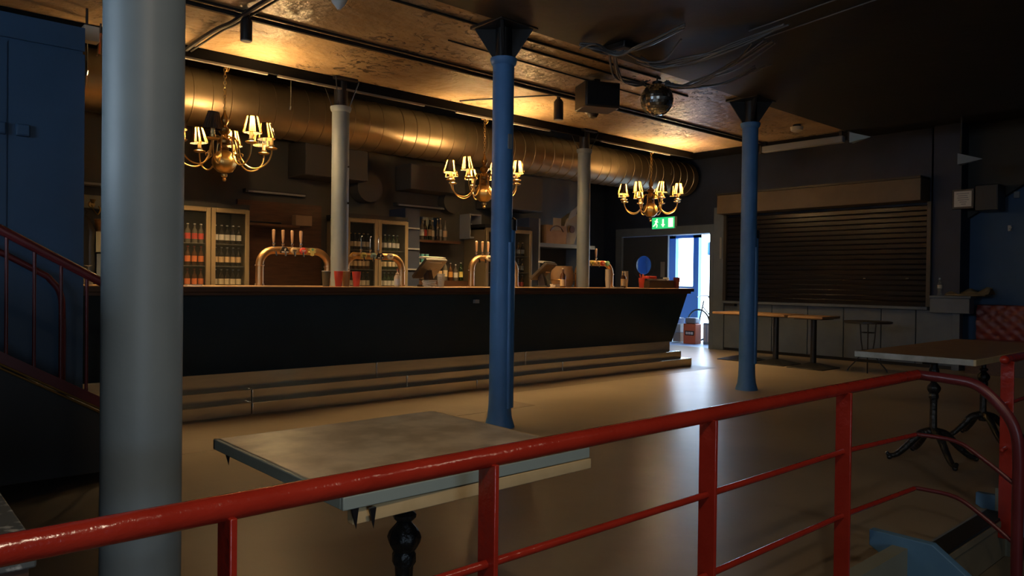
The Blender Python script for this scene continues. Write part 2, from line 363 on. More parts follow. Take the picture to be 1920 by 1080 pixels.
# bar front lean is carried on a mitred right end: the front leans back towards the floor
def lean_box(m, x0, x1, yt, zt, yb, zb, depth, xt=0.):
    a = [(x0, yb, zb), (x1-xt, yb, zb), (x1-xt, yb+depth, zb), (x0, yb+depth, zb), (x0, yt, zt), (x1, yt, zt), (x1, yt+depth, zt), (x0, yt+depth, zt)]
    return m.add(a, [(0,3,2,1),(4,5,6,7),(0,1,5,4),(1,2,6,5),(2,3,7,6),(3,0,4,7)])
lean_box(MB(B0), 1.31, 9.36, 6.56, 1.085, 6.72, .33, .06, .17).build('front_panel', 'bar_front', bar)
MB(B0).box((1.31, 6.80, 0), (9.1, 7.42, .9)).build('carcass', 'wall_dark', bar)
MB(B0).box((1.31, 6.506, 1.085), (BX1, 7.45, 1.13)).build('bar_top', 'bar_wood', bar, .004)
MB(B0).box((1.31, 6.495, 1.08), (BX1, 6.505, 1.124)).build('front_lipping', 'wood_dark', bar, .002)
MB(B0).box((1.31, 6.53, 1.05), (9.39, 6.57, 1.085)).build('edge_moulding', 'wood_dark', bar)
xs = [1.31, 4.1, 6.2, 9.12]
for i in range(3): MB(B0).box((xs[i]+.004, 6.70, .16), (xs[i+1]-.004, 6.74, .345)).build('kick_plate', 'steel', bar, .003)
xs = [1.31, 2.72, 4.38, 6.7, 9.2]
for i in range(4): MB(B0).box((xs[i]+.004, 6.55, .095), (xs[i+1]-.004, 6.7, .205)).build('upper_step', 'steel', bar, .005)
xs = [1.31, 2.66, 5.2, 9.25]
for i in range(3): MB(B0).box((xs[i]+.004, 6.40, 0), (xs[i+1]-.004, 6.6, .11)).build('lower_step', 'steel', bar, .006)
MB(B0).box((5.28, 6.545, .95), (5.34, 6.585, .99)).build('worn_spot', 'plastic_grey', bar)

# ------------------------------------------------------------------ air duct
duct = thing('air_duct', 'long round spiral metal air duct above the bar', 'duct', (6, 8.35, 2.84))
D0 = (6, 8.35, 2.84)
MB(D0).lathe([(.31, -1.0), (.31, 11.75)], (0, 8.35, 3.15), 48, axis='x').build('pipe', 'duct', duct)
ring_me = None
k = 0; x = 1.2
random.seed(3)
while x < 11.6:
    if ring_me is None:
        ring_me = MB().lathe([(.308, -.009), (.318, -.004), (.318, .004), (.308, .009)], (0, 0, 0), 48, axis='x', closed_top=False).mesh('seam_ring'); ring_me.materials.append(M['duct'])
    o = bpy.data.objects.new('seam_ring', ring_me); col.objects.link(o); o.parent = duct; o.location = Vector((x, 8.35, 3.15))-Vector(D0)
    x += .2 if (k % 9) else .3; k += 1
for x in (1.7, 3.75, 7.05, 10.9):
    MB(D0).tube([(x, 8.02, 3.75), (x, 8.02, 3.16)], .006, 6).tube([(x, 8.02, 3.16), (x, 8.04, 3.12)], .014, 8).build('hanger_rod', 'chrome', duct)
MB(D0).box((4.15, 8.45, 2.47), (5.02, 8.94, 2.9)).build('branch_box', 'wall_dark', duct, .01)
MB(D0).box((5.75, 8.55, 2.45), (6.7, 8.94, 2.8)).build('branch_box', 'wall_dark', duct, .01)
MB(D0).box((7.2, 8.5, 2.3), (8.2, 8.94, 2.84)).build('branch_box', 'wall_dark', duct, .01)
MB(D0).lathe([(.19, 0), (.19, .22), (.15, .22), (.15, .03)], (5.18, 8.66, 2.42), 32, axis='y').build('round_spigot', 'wall_dark', duct)
o = MB().lathe([(.17, 0), (.17, .16), (.14, .16), (.13, .02)], (0, 0, 0), 32, axis='y').build('vent_spigot', 'wall_dark', None, loc=(6.65, 8.78, 2.36))
tag(o, 'round dark vent opening on bar wall behind the middle chandelier', 'vent')

# ------------------------------------------------------------------ ceiling services
def trunk(label, x0, x1, y, z, mt, h=.022, d=.035):
    o = MB((x0, y, z)).box((x0, y, z-h), (x1, y+d, z)).build('cable_trunking', mt, None, .004); return tag(o, label, 'trunking', 'trunking along the ceiling edge')
for x0, x1, lb in ((2.25, 3.05, 'pale cable trunking on ceiling edge above the left chandelier'), (3.15, 4.9, 'pale cable trunking on ceiling edge left of the grey bar column'), (5.35, 6.9, 'pale cable trunking on ceiling edge above the middle chandelier'), (7.9, 9.5, 'pale cable trunking on ceiling edge towards the right chandelier')):
    trunk(lb, x0, x1, 7.015, 3.2, 'plastic_dusty')
o = MB().box((-3, 7.02, 3.2), (10.1, 7.06, 3.3)).build('edge_board', 'matt_black'); o['kind'] = 'structure'; o.name = 'trim_1'
def pipe(label, pts, r, mt='black', name='conduit_pipe', cat='conduit', group=None):
    o = MB(pts[0]).tube(pts, r, 8).build(name, mt); return tag(o, label, cat, group)
pipe('black double conduit running along the ceiling above the bar', [(-1, 5.87, 3.275), (10.1, 5.87, 3.275)], .022)
pipe('thin black conduit beside the double conduit on the ceiling', [(-1, 5.79, 3.285), (10.1, 5.79, 3.285)], .012)
pipe('thin black cable line on ceiling nearest the blue column', [(3.0, 4.78, 3.29), (6.2, 4.72, 3.29)], .011)
pipe('thin black cable line on ceiling second from the blue column', [(4.1, 4.96, 3.29), (7.0, 4.95, 3.29)], .010)
pipe('thin black cable line on ceiling third from the blue column', [(3.9, 5.25, 3.292), (6.6, 5.3, 3.292)], .007)
pipe('thick black cable swag crossing ceiling at upper left', smooth_path([(2.27, 7.2, 3.2), (2.28, 7.0, 3.255), (2.28, 6.36, 3.262), (2.29, 5.95, 3.24), (2.31, 5.5, 3.26), (2.34, 4.8, 3.262)]), .018, 'rubber', 'cable', 'cable')
pipe('black cable hugging the thick cable swag at upper left', smooth_path([(2.32, 7.1, 3.25), (2.34, 6.36, 3.27), (2.32, 5.95, 3.23), (2.38, 5.4, 3.27), (2.42, 4.8, 3.27)]), .009, 'rubber', 'cable', 'cable')
pipe('thin cable slanting across ceiling right of the blue column', [(5.3, 6.9, 3.285), (5.65, 6.3, 3.285), (5.9, 5.92, 3.285)], .009)

def can_light(label, x, y, z0, z1, r=.045):
    t = thing('spot_light', label, 'spotlight', (x, y, z0))
    MB().lathe([(r, 0), (r, z1-z0-.03), (r*.6, z1-z0)], n=20).build('housing', 'black', t)
    MB().lathe([(r*.85, -.006), (r*.85, .003)], n=20).build('lens', 'plastic_grey', t)
    MB().box((-.015, -.015, z1-z0-.02), (.015, .015, 3.3-z0)).build('mount', 'black', t)
can_light('black cylinder spotlight on ceiling at upper left', 2.33, 5.78, 3.06, 3.24)
can_light('black box spotlight on ceiling right of the blue column', 6.02, 6.0, 3.04, 3.27, .055)
o = thing('smoke_detector', 'white angled sensor on ceiling at top of the picture', 'sensor', (2.72, 5.02, 3.3))
MB().lathe([(.06, 0), (.06, -.03), (.05, -.05), (.012, -.10)][::-1], n=20).build('cover', 'plastic_white', o)
MB().lathe([(.066, -.02), (.066, 0)], n=20).build('base', 'black', o)
t = thing('dome_camera', 'white dome security camera below the black speaker', 'camera', (6.62, 6.02, 3.3))
MB().lathe([(.095, -.085), (.1, -.07), (.1, 0)], n=28).build('housing', 'camera_white', t)
MB().lathe([(.012, -.15), (.045, -.138), (.065, -.105), (.07, -.075)], n=24).build('dome', 'plastic_dark', t)
t = thing('loudspeaker', 'black box loudspeaker hung from ceiling left of mirror ball', 'speaker', (5.78, 5.2, 2.98), math.radians(-25))
MB().box((-.19, -.15, 0), (.19, .15, .26)).build('cabinet', 'plastic_dark', t, .012)
MB().box((-.175, -.162, .015), (.175, -.15, .245)).build('grille', 'black', t, .004)
MB().box((-.03, .0, .26), (.03, .05, .32)).build('bracket', 'black', t)
t = thing('smoke_detector', 'round beige detector on dark ceiling near the screen housing', 'sensor', (9.3, 4.86, 3.3))
MB().lathe([(.03, -.1), (.075, -.075), (.085, -.03)], n=24).build('cover', 'plaster', t)
MB().lathe([(.05, -.04), (.05, 0)], n=20).build('base', 'black', t)
t = thing('projection_screen', 'pale projection screen housing under the dark ceiling', 'screen', (10.1, 5.2, 3.16))
MB().box((-.045, -.6, -.02), (.045, .6, .075)).build('housing', 'plastic_grey', t, .012)
for y in (-.56, .56): MB().box((-.02, y-.02, .07), (.02, y+.02, .15)).build('bracket', 'black', t)
MB().box((-.055, .595, -.03), (.055, .63, .085)).build('end_cap', 'black', t, .004)
t = thing('flood_light', 'pale wedge shaped flood lamp at end of screen housing', 'lamp', (10.1, 4.4, 3.17))
MB().add([(-.06, .1, -.05), (.06, .1, -.05), (.06, .1, .09), (-.06, .1, .09), (0, -.16, .0)], [(3, 2, 1, 0), (0, 1, 4), (1, 2, 4), (2, 3, 4), (3, 0, 4)]).build('shade', 'dusty_blue_plastic', t)
MB().box((-.02, .1, 0), (.02, .14, .12)).build('bracket', 'black', t)
t = thing('flood_light', 'dark wedge shaped flood lamp above the framed notice', 'lamp', (10.3, 3.15, 2.76))
MB().add([(-.06, .1, -.05), (.06, .1, -.05), (.06, .1, .09), (-.06, .1, .09), (0, -.16, .0)], [(3, 2, 1, 0), (0, 1, 4), (1, 2, 4), (2, 3, 4), (3, 0, 4)]).build('shade', 'plastic_grey', t)
MB().tube([(0, .08, .05), (0, .08, .77)], .012, 8).build('drop_rod', 'black', t)
MB().box((-.05, .03, .76), (.05, .13, .79)).build('ceiling_plate', 'black', t)

# mirror ball with real facets
t = thing('mirror_ball', 'mirror ball hanging below tangled ceiling cables', 'mirror ball', (6.11, 4.69, 2.885))
R = .165; m = MB(); rows = 18
for i in range(1, rows-1):
    a0, a1 = PI*i/rows, PI*(i+1)/rows
    n = max(6, int(2*PI*math.sin((a0+a1)/2)*rows/PI))
    for k in range(n):
        q0, q1 = 2*PI*(k+.05)/n, 2*PI*(k+.95)/n
        b0, b1 = a0+.05*(a1-a0), a1-.05*(a1-a0)
        P = [Vector((R*math.sin(b)*math.cos(q), R*math.sin(b)*math.sin(q), R+.005+R*math.cos(b))) for b, q in ((b0, q0), (b1, q0), (b1, q1), (b0, q1))]
        jit = Vector((random.uniform(-1, 1), random.uniform(-1, 1), random.uniform(-1, 1)))*.0016
        m.add([P[0]+jit, P[1], P[2]-jit, P[3]], [(0, 1, 2, 3)])
tiles = m.build('mirror_tiles', 'ball', t); tiles['kind'] = 'stuff'
MB().ball((0, 0, R+.005), R*.985, 24, 14).build('core', 'plastic_dark', t)
MB().lathe([(.05, 2*R-.005), (.05, 2*R+.02), (.02, 2*R+.03), (.008, 2*R+.035), (.008, 2*R+.083)], n=16).build('hanger_cap', 'black', t)

# tangled cables around the mirror ball
random.seed(11)
t = thing('cable_tangle', 'tangle of black cables sagging from ceiling above mirror ball', 'cables', (5.5, 4.2, 3.28))
C0 = (5.5, 4.2, 3.28)
runs = [
 [(4.72, 4.40, 3.27), (4.8, 4.32, 3.22), (4.98, 4.24, 3.2), (4.98, 3.95, 3.2), (4.95, 3.54, 3.25)],
 [(4.98, 4.20, 3.2), (5.27, 4.2, 3.17), (5.38, 4.06, 3.17), (5.2, 3.75, 3.24)],
 [(5.0, 4.34, 3.24), (5.42, 4.62, 3.17), (5.78, 4.72, 3.17), (5.98, 4.78, 3.22), (6.05, 4.76, 3.25)],
 [(5.3, 4.30, 3.24), (5.46, 4.24, 3.19), (5.54, 3.92, 3.19), (5.55, 3.48, 3.22), (5.55, 3.0, 3.27)],
 [(6.2, 4.62, 3.25), (6.22, 4.55, 3.2), (6.2, 4.32, 3.19), (6.06, 3.82, 3.22), (5.8, 3.3, 3.27)],
 [(6.2, 4.66, 3.24), (6.3, 4.5, 3.19), (6.4, 4.1, 3.18), (6.37, 3.7, 3.26)],
]
for ri, run in enumerate(runs):
    for j in range((7, 1, 5, 8, 7, 4)[ri]):
        s = .035 if ri != 1 else 0
        pts = [Vector(p)+Vector((random.gauss(0, s), random.gauss(0, s), -abs(random.gauss(0, s*.7)))) for p in run]
        for p in pts: p.z = min(p.z, 3.25)
        MB(C0).tube(smooth_path(pts, 5), random.choice((.006, .008, .010)), 6).build('cable', 'cable', t)
MB(C0).box((4.95, 4.15, 3.22), (5.15, 4.4, 3.278)).build('junction_box', 'black', t, .01)
pipe('thin cable stapled along the dark near ceiling at upper right', [(5.5, 3.3, 3.27), (5.2, 1.8, 3.27), (5.0, .8, 3.27)], .006, 'cable', 'cable', 'cable')
pipe('second thin cable beside the stapled cable on near ceiling', [(5.75, 3.3, 3.27), (5.45, 1.8, 3.27), (5.25, .8, 3.27)], .006, 'cable', 'cable', 'cable')

# ------------------------------------------------------------------ chandeliers
def chandelier():
    t = thing('chandelier', 'x', 'chandelier', (0, 0, 0), 0, 'brass chandeliers over the bar')
    # local z=0 is the underside of the globe
    MB().lathe([(.012, -.075), (.02, -.06), (.012, -.045), (.028, -.03), (.03, -.012), (.015, 0)], n=16).build('finial', 'brass', t)
    prof = [(.02, 0), (.06, .012), (.095, .045), (.113, .09), (.112, .13), (.095, .17), (.06, .205), (.03, .22)]
    MB().lathe(prof, n=48, flute=8, famp=.025).build('globe', 'brass', t)
    prof = [(.03, .215), (.045, .23), (.03, .245), (.028, .27), (.06, .285), (.065, .31), (.04, .33), (.03, .37), (.05, .39), (.055, .42), (.025, .44), (.02, .46), (.035, .49), (.038, .52), (.018, .56), (.01, .60)]
    MB().lathe(prof, n=24).build('stem', 'brass_dark', t)
    m = MB(); z = .60; k = 0
    while z < 1.05:
        ax = (1, 0, 0) if k % 2 else (0, 1, 0)
        m.tube(arc((0, 0, z+.018), .013, 0, 2*PI*11/12, 11, ax, (0, 0, 1.5)), .0035, 5, closed=True); z += .031; k += 1
    m.build('chain', 'brass', t)
    MB().tube(smooth_path([(.02, 0, .6), (.025, .01, .7), (.015, .015, .8), (.03, .0, .9), (.02, 0, 1.06)]), .004, 6).build('flex', 'brass_dark', t)
    MB().lathe([(.045, 1.03), (.05, 1.05), (.05, 1.065)], n=20).build('ceiling_rose', 'brass', t)
    MB().lathe([(.009, 1.06), (.009, 1.53)], n=10).build('suspension_rod', 'black', t)
    MB().tube(arc((.0, .03, 1.01), .035, 0, 2*PI*15/16, 15, (1, 0, 0), (0, .3, 1)), .006, 6, closed=True).build('hanging_ring', 'brass', t)
    arm_me = MB().tube(smooth_path([(.03, 0, .30), (.06, 0, .345), (.10, 0, .335), (.125, 0, .27), (.15, 0, .16), (.20, 0, .085), (.27, 0, .055), (.35, 0, .075), (.41, 0, .13), (.435, 0, .20), (.437, 0, .245)], 5), .0075, 8)
    arm_me.tube(smooth_path([(.165, 0, .13), (.13, 0, .15), (.145, 0, .19), (.17, 0, .185), (.168, 0, .165)], 4), .005, 6)
    arm_me = arm_me.mesh('arm'); arm_me.materials.append(M['brass'])
    pan = MB((.437, 0, 0)).lathe([(.008, .235), (.045, .243), (.055, .255), (.052, .258), (.02, .25), (.02, .262), (.026, .275), (.026, .285)], (.437, 0, 0), 20).mesh('drip_pan'); pan.materials.append(M['brass'])
    cand = MB((.437, 0, 0)).lathe([(.018, .28), (.018, .365)], (.437, 0, 0), 14).mesh('candle_sleeve'); cand.materials.append(M['candle'])
    bulb = MB((.437, 0, 0)).lathe([(.008, .365), (.012, .39), (.016, .41), (.017, .425), (.011, .445), (.002, .455)], (.437, 0, 0), 12).mesh('bulb'); bulb.materials.append(M['bulb_on'])
    n = 24; m = MB((.437, 0, 0)); zb, zt = .34, .49
    vs_ = []; fs = []
    for k in range(n*2):
        q = 2*PI*k/(n*2); d = 1+.035*(1 if k % 2 else -1)
        vs_ += [(.437+.084*d*math.cos(q), .084*d*math.sin(q), zb), (.437+.047*d*math.cos(q), .047*d*math.sin(q), zt)]
    for k in range(n*2):
        a = 2*k; b = 2*((k+1) % (n*2)); fs.append((a, b, b+1, a+1))
    m.add(vs_, fs); shade = m.mesh('shade'); shade.materials.append(M['shade_dark']); shade.materials.append(M['shade_amber'])
    rs = random.Random(5); st = 0
    for p in shade.polygons:
        if p.index % 2 == 0: st = 1 if rs.random() < .42 else 0
        p.material_index = st
    trims = []
    for zz, rr_ in ((zb, .085), (zt, .048)):
        me = MB((.437, 0, 0)).tube(arc((.437, 0, zz), rr_, 0, 2*PI*23/24, 23, (1, 0, 0), (0, 1, 0)), .003, 5, closed=True).mesh('shade_trim'); me.materials.append(M['shade_dark']); trims.append(me)
    trim, trim2 = trims
    L = bpy.data.lights.new('bulb_light', 'POINT'); L.energy = BULB_W; L.color = (1, .63, .27); L.shadow_soft_size = .032
    for k in range(8):
        a = bpy.data.objects.new('arm', arm_me); col.objects.link(a); a.parent = t; a.rotation_euler.z = 2*PI*k/8
        tilt = random.uniform(-.09, .09), random.uniform(-.09, .09)
        for nm, me in (('drip_pan', pan), ('candle_sleeve', cand), ('bulb', bulb), ('shade', shade), ('shade_trim', trim), ('shade_trim', trim2)):
            o = bpy.data.objects.new(nm, me); col.objects.link(o); o.parent = a; o.location = (.437, 0, 0)
            if nm.startswith('shade'):
                # shades sit a little askew about their bulb clip
                o.rotation_euler = (tilt[0], tilt[1], k*1.1); o.location = (.437-math.sin(tilt[1])*.4, math.sin(tilt[0])*.4, 0)
        lo = bpy.data.objects.new('bulb_light', L); col.objects.link(lo); lo.parent = a; lo.location = (.437, 0, .425)
    return t
to_cam = lambda x, y: math.atan2(-y, -x)
random.seed(21)
ch1 = chandelier()
spots = [((2.70, 7.2, 2.205), -13, 'left brass chandelier with one dark shade hanging over the bar'),
         ((5.93, 7.2, 2.185), 20, 'middle brass chandelier partly hidden by the blue column'),
         ((9.26, 7.2, 2.22), 22, 'right brass chandelier hanging above the green exit sign')]
for i, (p, off, lb) in enumerate(spots):
    c = ch1 if i == 0 else copy_tree(ch1)
    # image right is clockwise seen from above when facing the lamp, so angles grow anticlockwise from the camera side
    c.location = p; c.rotation_euler.z = to_cam(p[0], p[1])+math.radians(off); c['label'] = lb
arms = [o for o in ch1.children if o.name.startswith('arm')]
dark = arms[0]
for o in list(dark.children):
    if o.type == 'LIGHT': bpy.data.objects.remove(o)
    elif o.name.startswith('bulb'): o.data = o.data.copy(); o.data.materials[0] = M['bulb_off']
    elif o.name.startswith('shade') and not o.name.startswith('shade_trim'):
        o.data = o.data.copy(); o.data.materials[1] = M['shade_dark']

# ------------------------------------------------------------------ bottles and small wares (prototypes)
_proto = {}
def wares_mesh(key, mb, mt):
    if key not in _proto:
        me = mb().mesh(key.split('|')[0]); me.materials.append(M[mt]); _proto[key] = me
    return _proto[key]
def bottle(label, loc, glass='bottle_brown', lab='orange', cap='plastic_white', h=.215, r=.03, name='bottle', group=None, cat='bottle', neck=.011, lz=(.2, .5)):
    t = thing(name, label, cat, loc, random.uniform(0, 6), group)
    body = lambda: MB().lathe([(r*.9, 0), (r, .006), (r, h*.58), (r*.8, h*.68), (neck, h*.78), (neck, h*.95)], n=14)
    labm = lambda: MB().lathe([(r*1.02, h*lz[0]), (r*1.02, h*lz[1])], n=14, closed_top=False)
    capm = lambda: MB().lathe([(neck*1.15, h*.945), (neck*1.2, h*.99), (neck, h)], n=10)
    for nm, fn, mt in (('body', body, glass), ('label_band', labm, lab), ('cap', capm, cap)):
        o = bpy.data.objects.new(nm, wares_mesh('%s|%s|%s|%s|%s|%s' % (nm, mt, h, r, neck, lz), fn, mt)); col.objects.link(o); o.parent = t
    return t
def cup(label, loc, mt, h=.15, r0=.031, r1=.045, rim=None, name='plastic_cup', cat='cup'):
    t = thing(name, label, cat, loc)
    MB().lathe([(r0, 0), (r0+.001, .004), (r0+(r1-r0)*.55, h*.55), (r0+(r1-r0)*.55+.002, h*.57), (r1, h), (r1-.002, h), (r0-.001, .008)], n=24).build('wall', mt, t)
    MB().tube(arc((0, 0, h), r1, 0, 2*PI*23/24, 23, (1, 0, 0), (0, 1, 0)), .0022, 6, closed=True).build('rim', rim or mt, t)
    return t

# ------------------------------------------------------------------ drinks fridges
def fridge(label, x0, x1, y=8.42, z1=1.99, split=None):
    t = thing('drinks_fridge', label, 'fridge', ((x0+x1)/2, y+.26, 0)); O = ((x0+x1)/2, y+.26, 0)
    MB(O).box((x0, y+.03, 0), (x0+.025, 8.94, z1)).box((x1-.025, y+.03, 0), (x1, 8.94, z1)).box((x0, y+.03, z1-.03), (x1, 8.94, z1)).box((x0, y+.03, 0), (x1, 8.94, .25)).build('case', 'fridge', t)
    MB(O).box((x0+.02, 8.9, .2), (x1-.02, 8.93, z1-.02)).build('back_lining', 'fridge_in', t)
    MB(O).box((x0-.01, y+.02, z1), (x1+.01, 8.94, z1+.05)).build('top_cap', 'black', t)
    xm = split or (x0+x1)/2
    for a, b in ((x0, xm-.004), (xm+.004, x1)):
        f = .048
        d = MB(O).box((a, y-.01, .2), (a+f, y+.028, z1-.01)).box((b-f, y-.01, .2), (b, y+.028, z1-.01)).box((a+f, y-.01, z1-.01-f), (b-f, y+.028, z1-.01)).box((a+f, y-.01, .2), (b-f, y+.028, .26)).build('door', 'fridge', t, .004)
        MB(O).box((a+f, y+.005, .26), (b-f, y+.011, z1-.01-f)).build('pane', 'glass', d)
    for z in (1.085, 1.335, 1.585):
        MB(O).box((x0+.025, y+.05, z-.008), (x1-.025, 8.88, z)).build('shelf', 'shelf_wire', t)
    return t
SH = (1.085, 1.335, 1.585)
fridge('two door drinks fridge at left with orange labelled bottles', 2.58, 3.45)
fridge('two door drinks fridge right of the grey bar column', 4.70, 5.62, split=5.16)
fridge('two door drinks fridge behind the blue column', 6.98, 7.90)
def row(x0, x1, n, zi, label, group, yy=8.52, **kw):
    for k in range(n):
        od = ('leftmost', 'second from left', 'third from left', 'fourth from left', 'rightmost')[k] if n == 5 else ('leftmost', 'second from left', 'third from left', 'rightmost')[k]
        bottle('%s %s' % (od, label), (x0+(x1-x0)*(k+.5)/n, yy+random.uniform(-.006, .006), SH[zi]), group=group, **kw)
rowname = ('lowest', 'middle', 'top')
for zi in range(3):
    rn = rowname[zi]
    row(2.62, 2.98, 5, zi, 'bottle with orange label on %s shelf, left fridge, left door' % rn if zi < 2 else 'tall dark bottle on top shelf, left fridge, left door', 'left fridge left door %s shelf' % rn, glass='bottle_brown' if zi < 2 else 'bottle_clear', lab='orange' if zi < 2 else 'red_l', cap='red_l' if zi < 2 else 'plastic_white')
    row(3.07, 3.40, 5, zi, 'dark bottle with pale label on %s shelf, left fridge, right door' % rn, 'left fridge right door %s shelf' % rn, glass='bottle_dark', lab='cream' if zi == 0 else 'tan' if zi == 1 else 'white', cap='white')
    row(4.78, 5.10, 5, zi, 'dim bottle on %s shelf, middle fridge, left door' % rn, 'middle fridge left door %s shelf' % rn, glass='bottle_dark' if zi != 1 else 'bottle_brown', lab='tan' if zi else 'cream', cap='amber')
    row(5.22, 5.55, 5, zi, 'white labelled bottle on %s shelf, middle fridge, right door' % rn, 'middle fridge right door %s shelf' % rn, glass='bottle_green', lab='white' if zi != 1 else 'cream', cap='white')
    row(7.48, 7.84, 4, zi, 'dim bottle on %s shelf, fridge behind the blue column' % rn, 'far fridge %s shelf' % rn, glass='bottle_dark' if zi else 'bottle_brown', lab='plastic_grey' if zi else 'red_l', cap='tan')

# ------------------------------------------------------------------ back bar between the fridges
def shelf_board(label, x0, x1, z, y0=8.62, mt='wood_dark', h=.03, lip=None):
    o = MB(((x0+x1)/2, 8.8, z)).box((x0, y0, z-h), (x1, 8.95, z)).build('wall_shelf', mt, None, .003); return tag(o, label, 'shelf')
o = MB((4.0, 8.93, 0)).box((3.50, 8.90, .9), (4.6, 8.949, 2.15)).build('wood_backing_board', 'wood_dark'); tag(o, 'dark wooden backing board behind the left beer tap', 'board')
shelf_board('wooden shelf on backing board above the left beer tap', 3.50, 4.17, 1.86, 8.62)
o = MB((4.29, 8.87, 1.88)).box((4.19, 8.78, 1.87), (4.41, 8.9, 2.0)).build('notice_box', 'cardboard', None, .004); tag(o, 'tan box on wall at end of wooden shelf', 'box')
o = MB((3.8, 8.6, 1.862)).box((3.55, 8.66, 1.861), (3.95, 8.72, 1.885)).build('drip_tray', 'chrome', None, .004); tag(o, 'steel tray lying on the wooden shelf', 'tray')
for x0, x1, lb in ((3.58, 4.36, 'pale strip light on dark wall right of the left chandelier'), (5.72, 6.58, 'pale strip light under vent box by the middle chandelier')):
    t = thing('strip_light', lb, 'light', ((x0+x1)/2, 8.88, 2.24)); h = (x1-x0)/2
    MB().box((-h, -.03, .0), (h, .07, .045)).build('batten', 'wall_dark', t)
    MB().tube([(-h+.02, -.04, .012), (h-.02, -.04, .012)], .013, 10).build('tube', 'plastic_grey', t)
# mirrored bottle niche
t = thing('bottle_niche', 'dark niche with mirror back holding spirit bottles', 'shelf unit', (6.28, 8.8, 0)); O = (6.28, 8.8, 0)
MB(O).box((5.66, 8.55, .9), (5.90, 8.949, 2.18)).build('side_cabinet', 'wall_navy', t)
for z in (1.34, 1.62, 1.9): MB(O).box((5.67, 8.53, z), (5.89, 8.56, z+.02)).build('ledge', 'plastic_grey', t)
MB(O).box((5.92, 8.935, 1.78), (6.55, 8.948, 2.12)).build('mirror', 'mirror', t)
MB(O).box((5.90, 8.66, 1.74), (6.70, 8.948, 1.775)).build('shelf', 'wood_dark', t)
MB(O).box((5.90, 8.6, .0), (6.90, 8.948, 1.2)).build('counter', 'wood_dark', t)
spir = [('bottle_brown', 'amber', .27, 'squat amber bottle at left end of mirrored shelf'), ('bottle_dark', 'cream', .22, 'short dark bottle with cream label on mirrored shelf'), ('bottle_clear', 'white', .30, 'slim clear bottle with white label on mirrored shelf'), ('bottle_dark', 'red_l', .30, 'dark bottle with red label on mirrored shelf'), ('bottle_green', 'tan', .31, 'green bottle with tan label on mirrored shelf'), ('bottle_clear', 'cream', .29, 'clear bottle with wide cream label on mirrored shelf'), ('bottle_dark', 'black_l', .32, 'black bottle with black label on mirrored shelf'), ('bottle_clear', 'plastic_grey', .33, 'tall pale bottle with grey label on mirrored shelf'), ('bottle_clear', 'tan', .30, 'clear bottle at right end of mirrored shelf')]
for i, (g, l, h, lb) in enumerate(spir):
    bottle(lb, (5.96+i*.068, 8.78+.03*(i % 2), 1.775), glass=g, lab=l, h=h, r=.031, cap='tan' if i % 2 else 'chrome', group='spirit bottles on the mirrored shelf')
low = [('bottle_dark', 'tan', .28, 'dark bottle with tan label behind the till, leftmost'), ('bottle_clear', 'cream', .30, 'clear bottle with cream label behind the till'), ('bottle_brown', 'amber', .26, 'brown bottle with amber label behind the till'), ('bottle_clear', 'white', .24, 'short clear bottle with white label behind the till'), ('bottle_green', 'yellow', .27, 'green bottle with yellow label behind the till, rightmost')]
for i, (g, l, h, lb) in enumerate(low):
    bottle(lb, (6.36+i*.095, 8.7, 1.2), glass=g, lab=l, h=h, r=.033, group='bottles on the back counter')
for i, lb in enumerate(('teal glass tumbler on till top, leftmost', 'teal glass tumbler on till top, middle', 'teal glass tumbler on till top, rightmost')):
    pass
# small picture-frame shelf right of the niche
t = thing('wall_cupboard', 'small dark open cupboard on wall left of the blue column', 'cupboard', (7.0, 8.8, 1.85)); O = (7.0, 8.8, 1.85)
MB(O).box((6.90, 8.7, 1.83), (7.12, 8.949, 1.86)).box((6.90, 8.7, 2.18), (7.12, 8.949, 2.2)).box((6.90, 8.7, 1.86), (6.915, 8.949, 2.18)).box((7.105, 8.7, 1.86), (7.12, 8.949, 2.18)).build('case', 'plastic_grey', t)
MB(O).box((6.915, 8.93, 1.86), (7.105, 8.948, 2.18)).build('back', 'wall_navy', t)
bottle('small grey bottle inside the wall cupboard', (7.0, 8.8, 1.86), glass='bottle_clear', lab='plastic_grey', h=.2)
# shelf unit right with cardboard boxes
t = thing('shelf_unit', 'dark open shelf unit left of the far grey bar column', 'shelf unit', (8.35, 8.7, 0)); O = (8.35, 8.7, 0)
MB(O).box((7.96, 8.55, 0), (8.18, 8.949, 2.2)).build('side_cabinet', 'wall_navy', t)
MB(O).box((8.18, 8.55, 1.76), (9.5, 8.949, 1.82)).build('shelf', 'grey_panel', t)
MB(O).box((9.2, 8.55, 0), (9.25, 8.949, 1.76)).build('upright', 'grey_panel', t)
MB(O).box((8.165, 8.53, .9), (8.185, 8.55, 2.2)).build('edge_strip', 'plastic_grey', t)
MB(O).box((8.18, 8.6, 0), (9.2, 8.949, 1.15)).build('counter', 'wall_navy', t)
t = thing('cardboard_box', 'open brown cardboard box on the dark shelf unit', 'box', (8.62, 8.74, 1.82))
MB().box((-.24, -.15, 0), (.22, .17, .30)).build('body', 'cardboard', t, .004)
MB().add([(-.1, -.16, .22), (.08, -.16, .22), (.08, -.16, .42), (-.1, -.16, .42), (-.1, -.153, .22), (.08, -.153, .22), (.08, -.153, .42), (-.1, -.153, .42)], [(0,1,2,3),(7,6,5,4),(0,4,5,1),(1,5,6,2),(2,6,7,3),(3,7,4,0)]).build('flap', 'pale_wood', t)
MB().tube(arc((-.01, -.155, .12), .17, .5, PI-.5, 12), .012, 6).build('handle', 'wood_dark', t)
t = thing('folded_carton', 'tilted pale carton leaning by the far grey bar column', 'box', (9.0, 8.74, 1.82), 0)
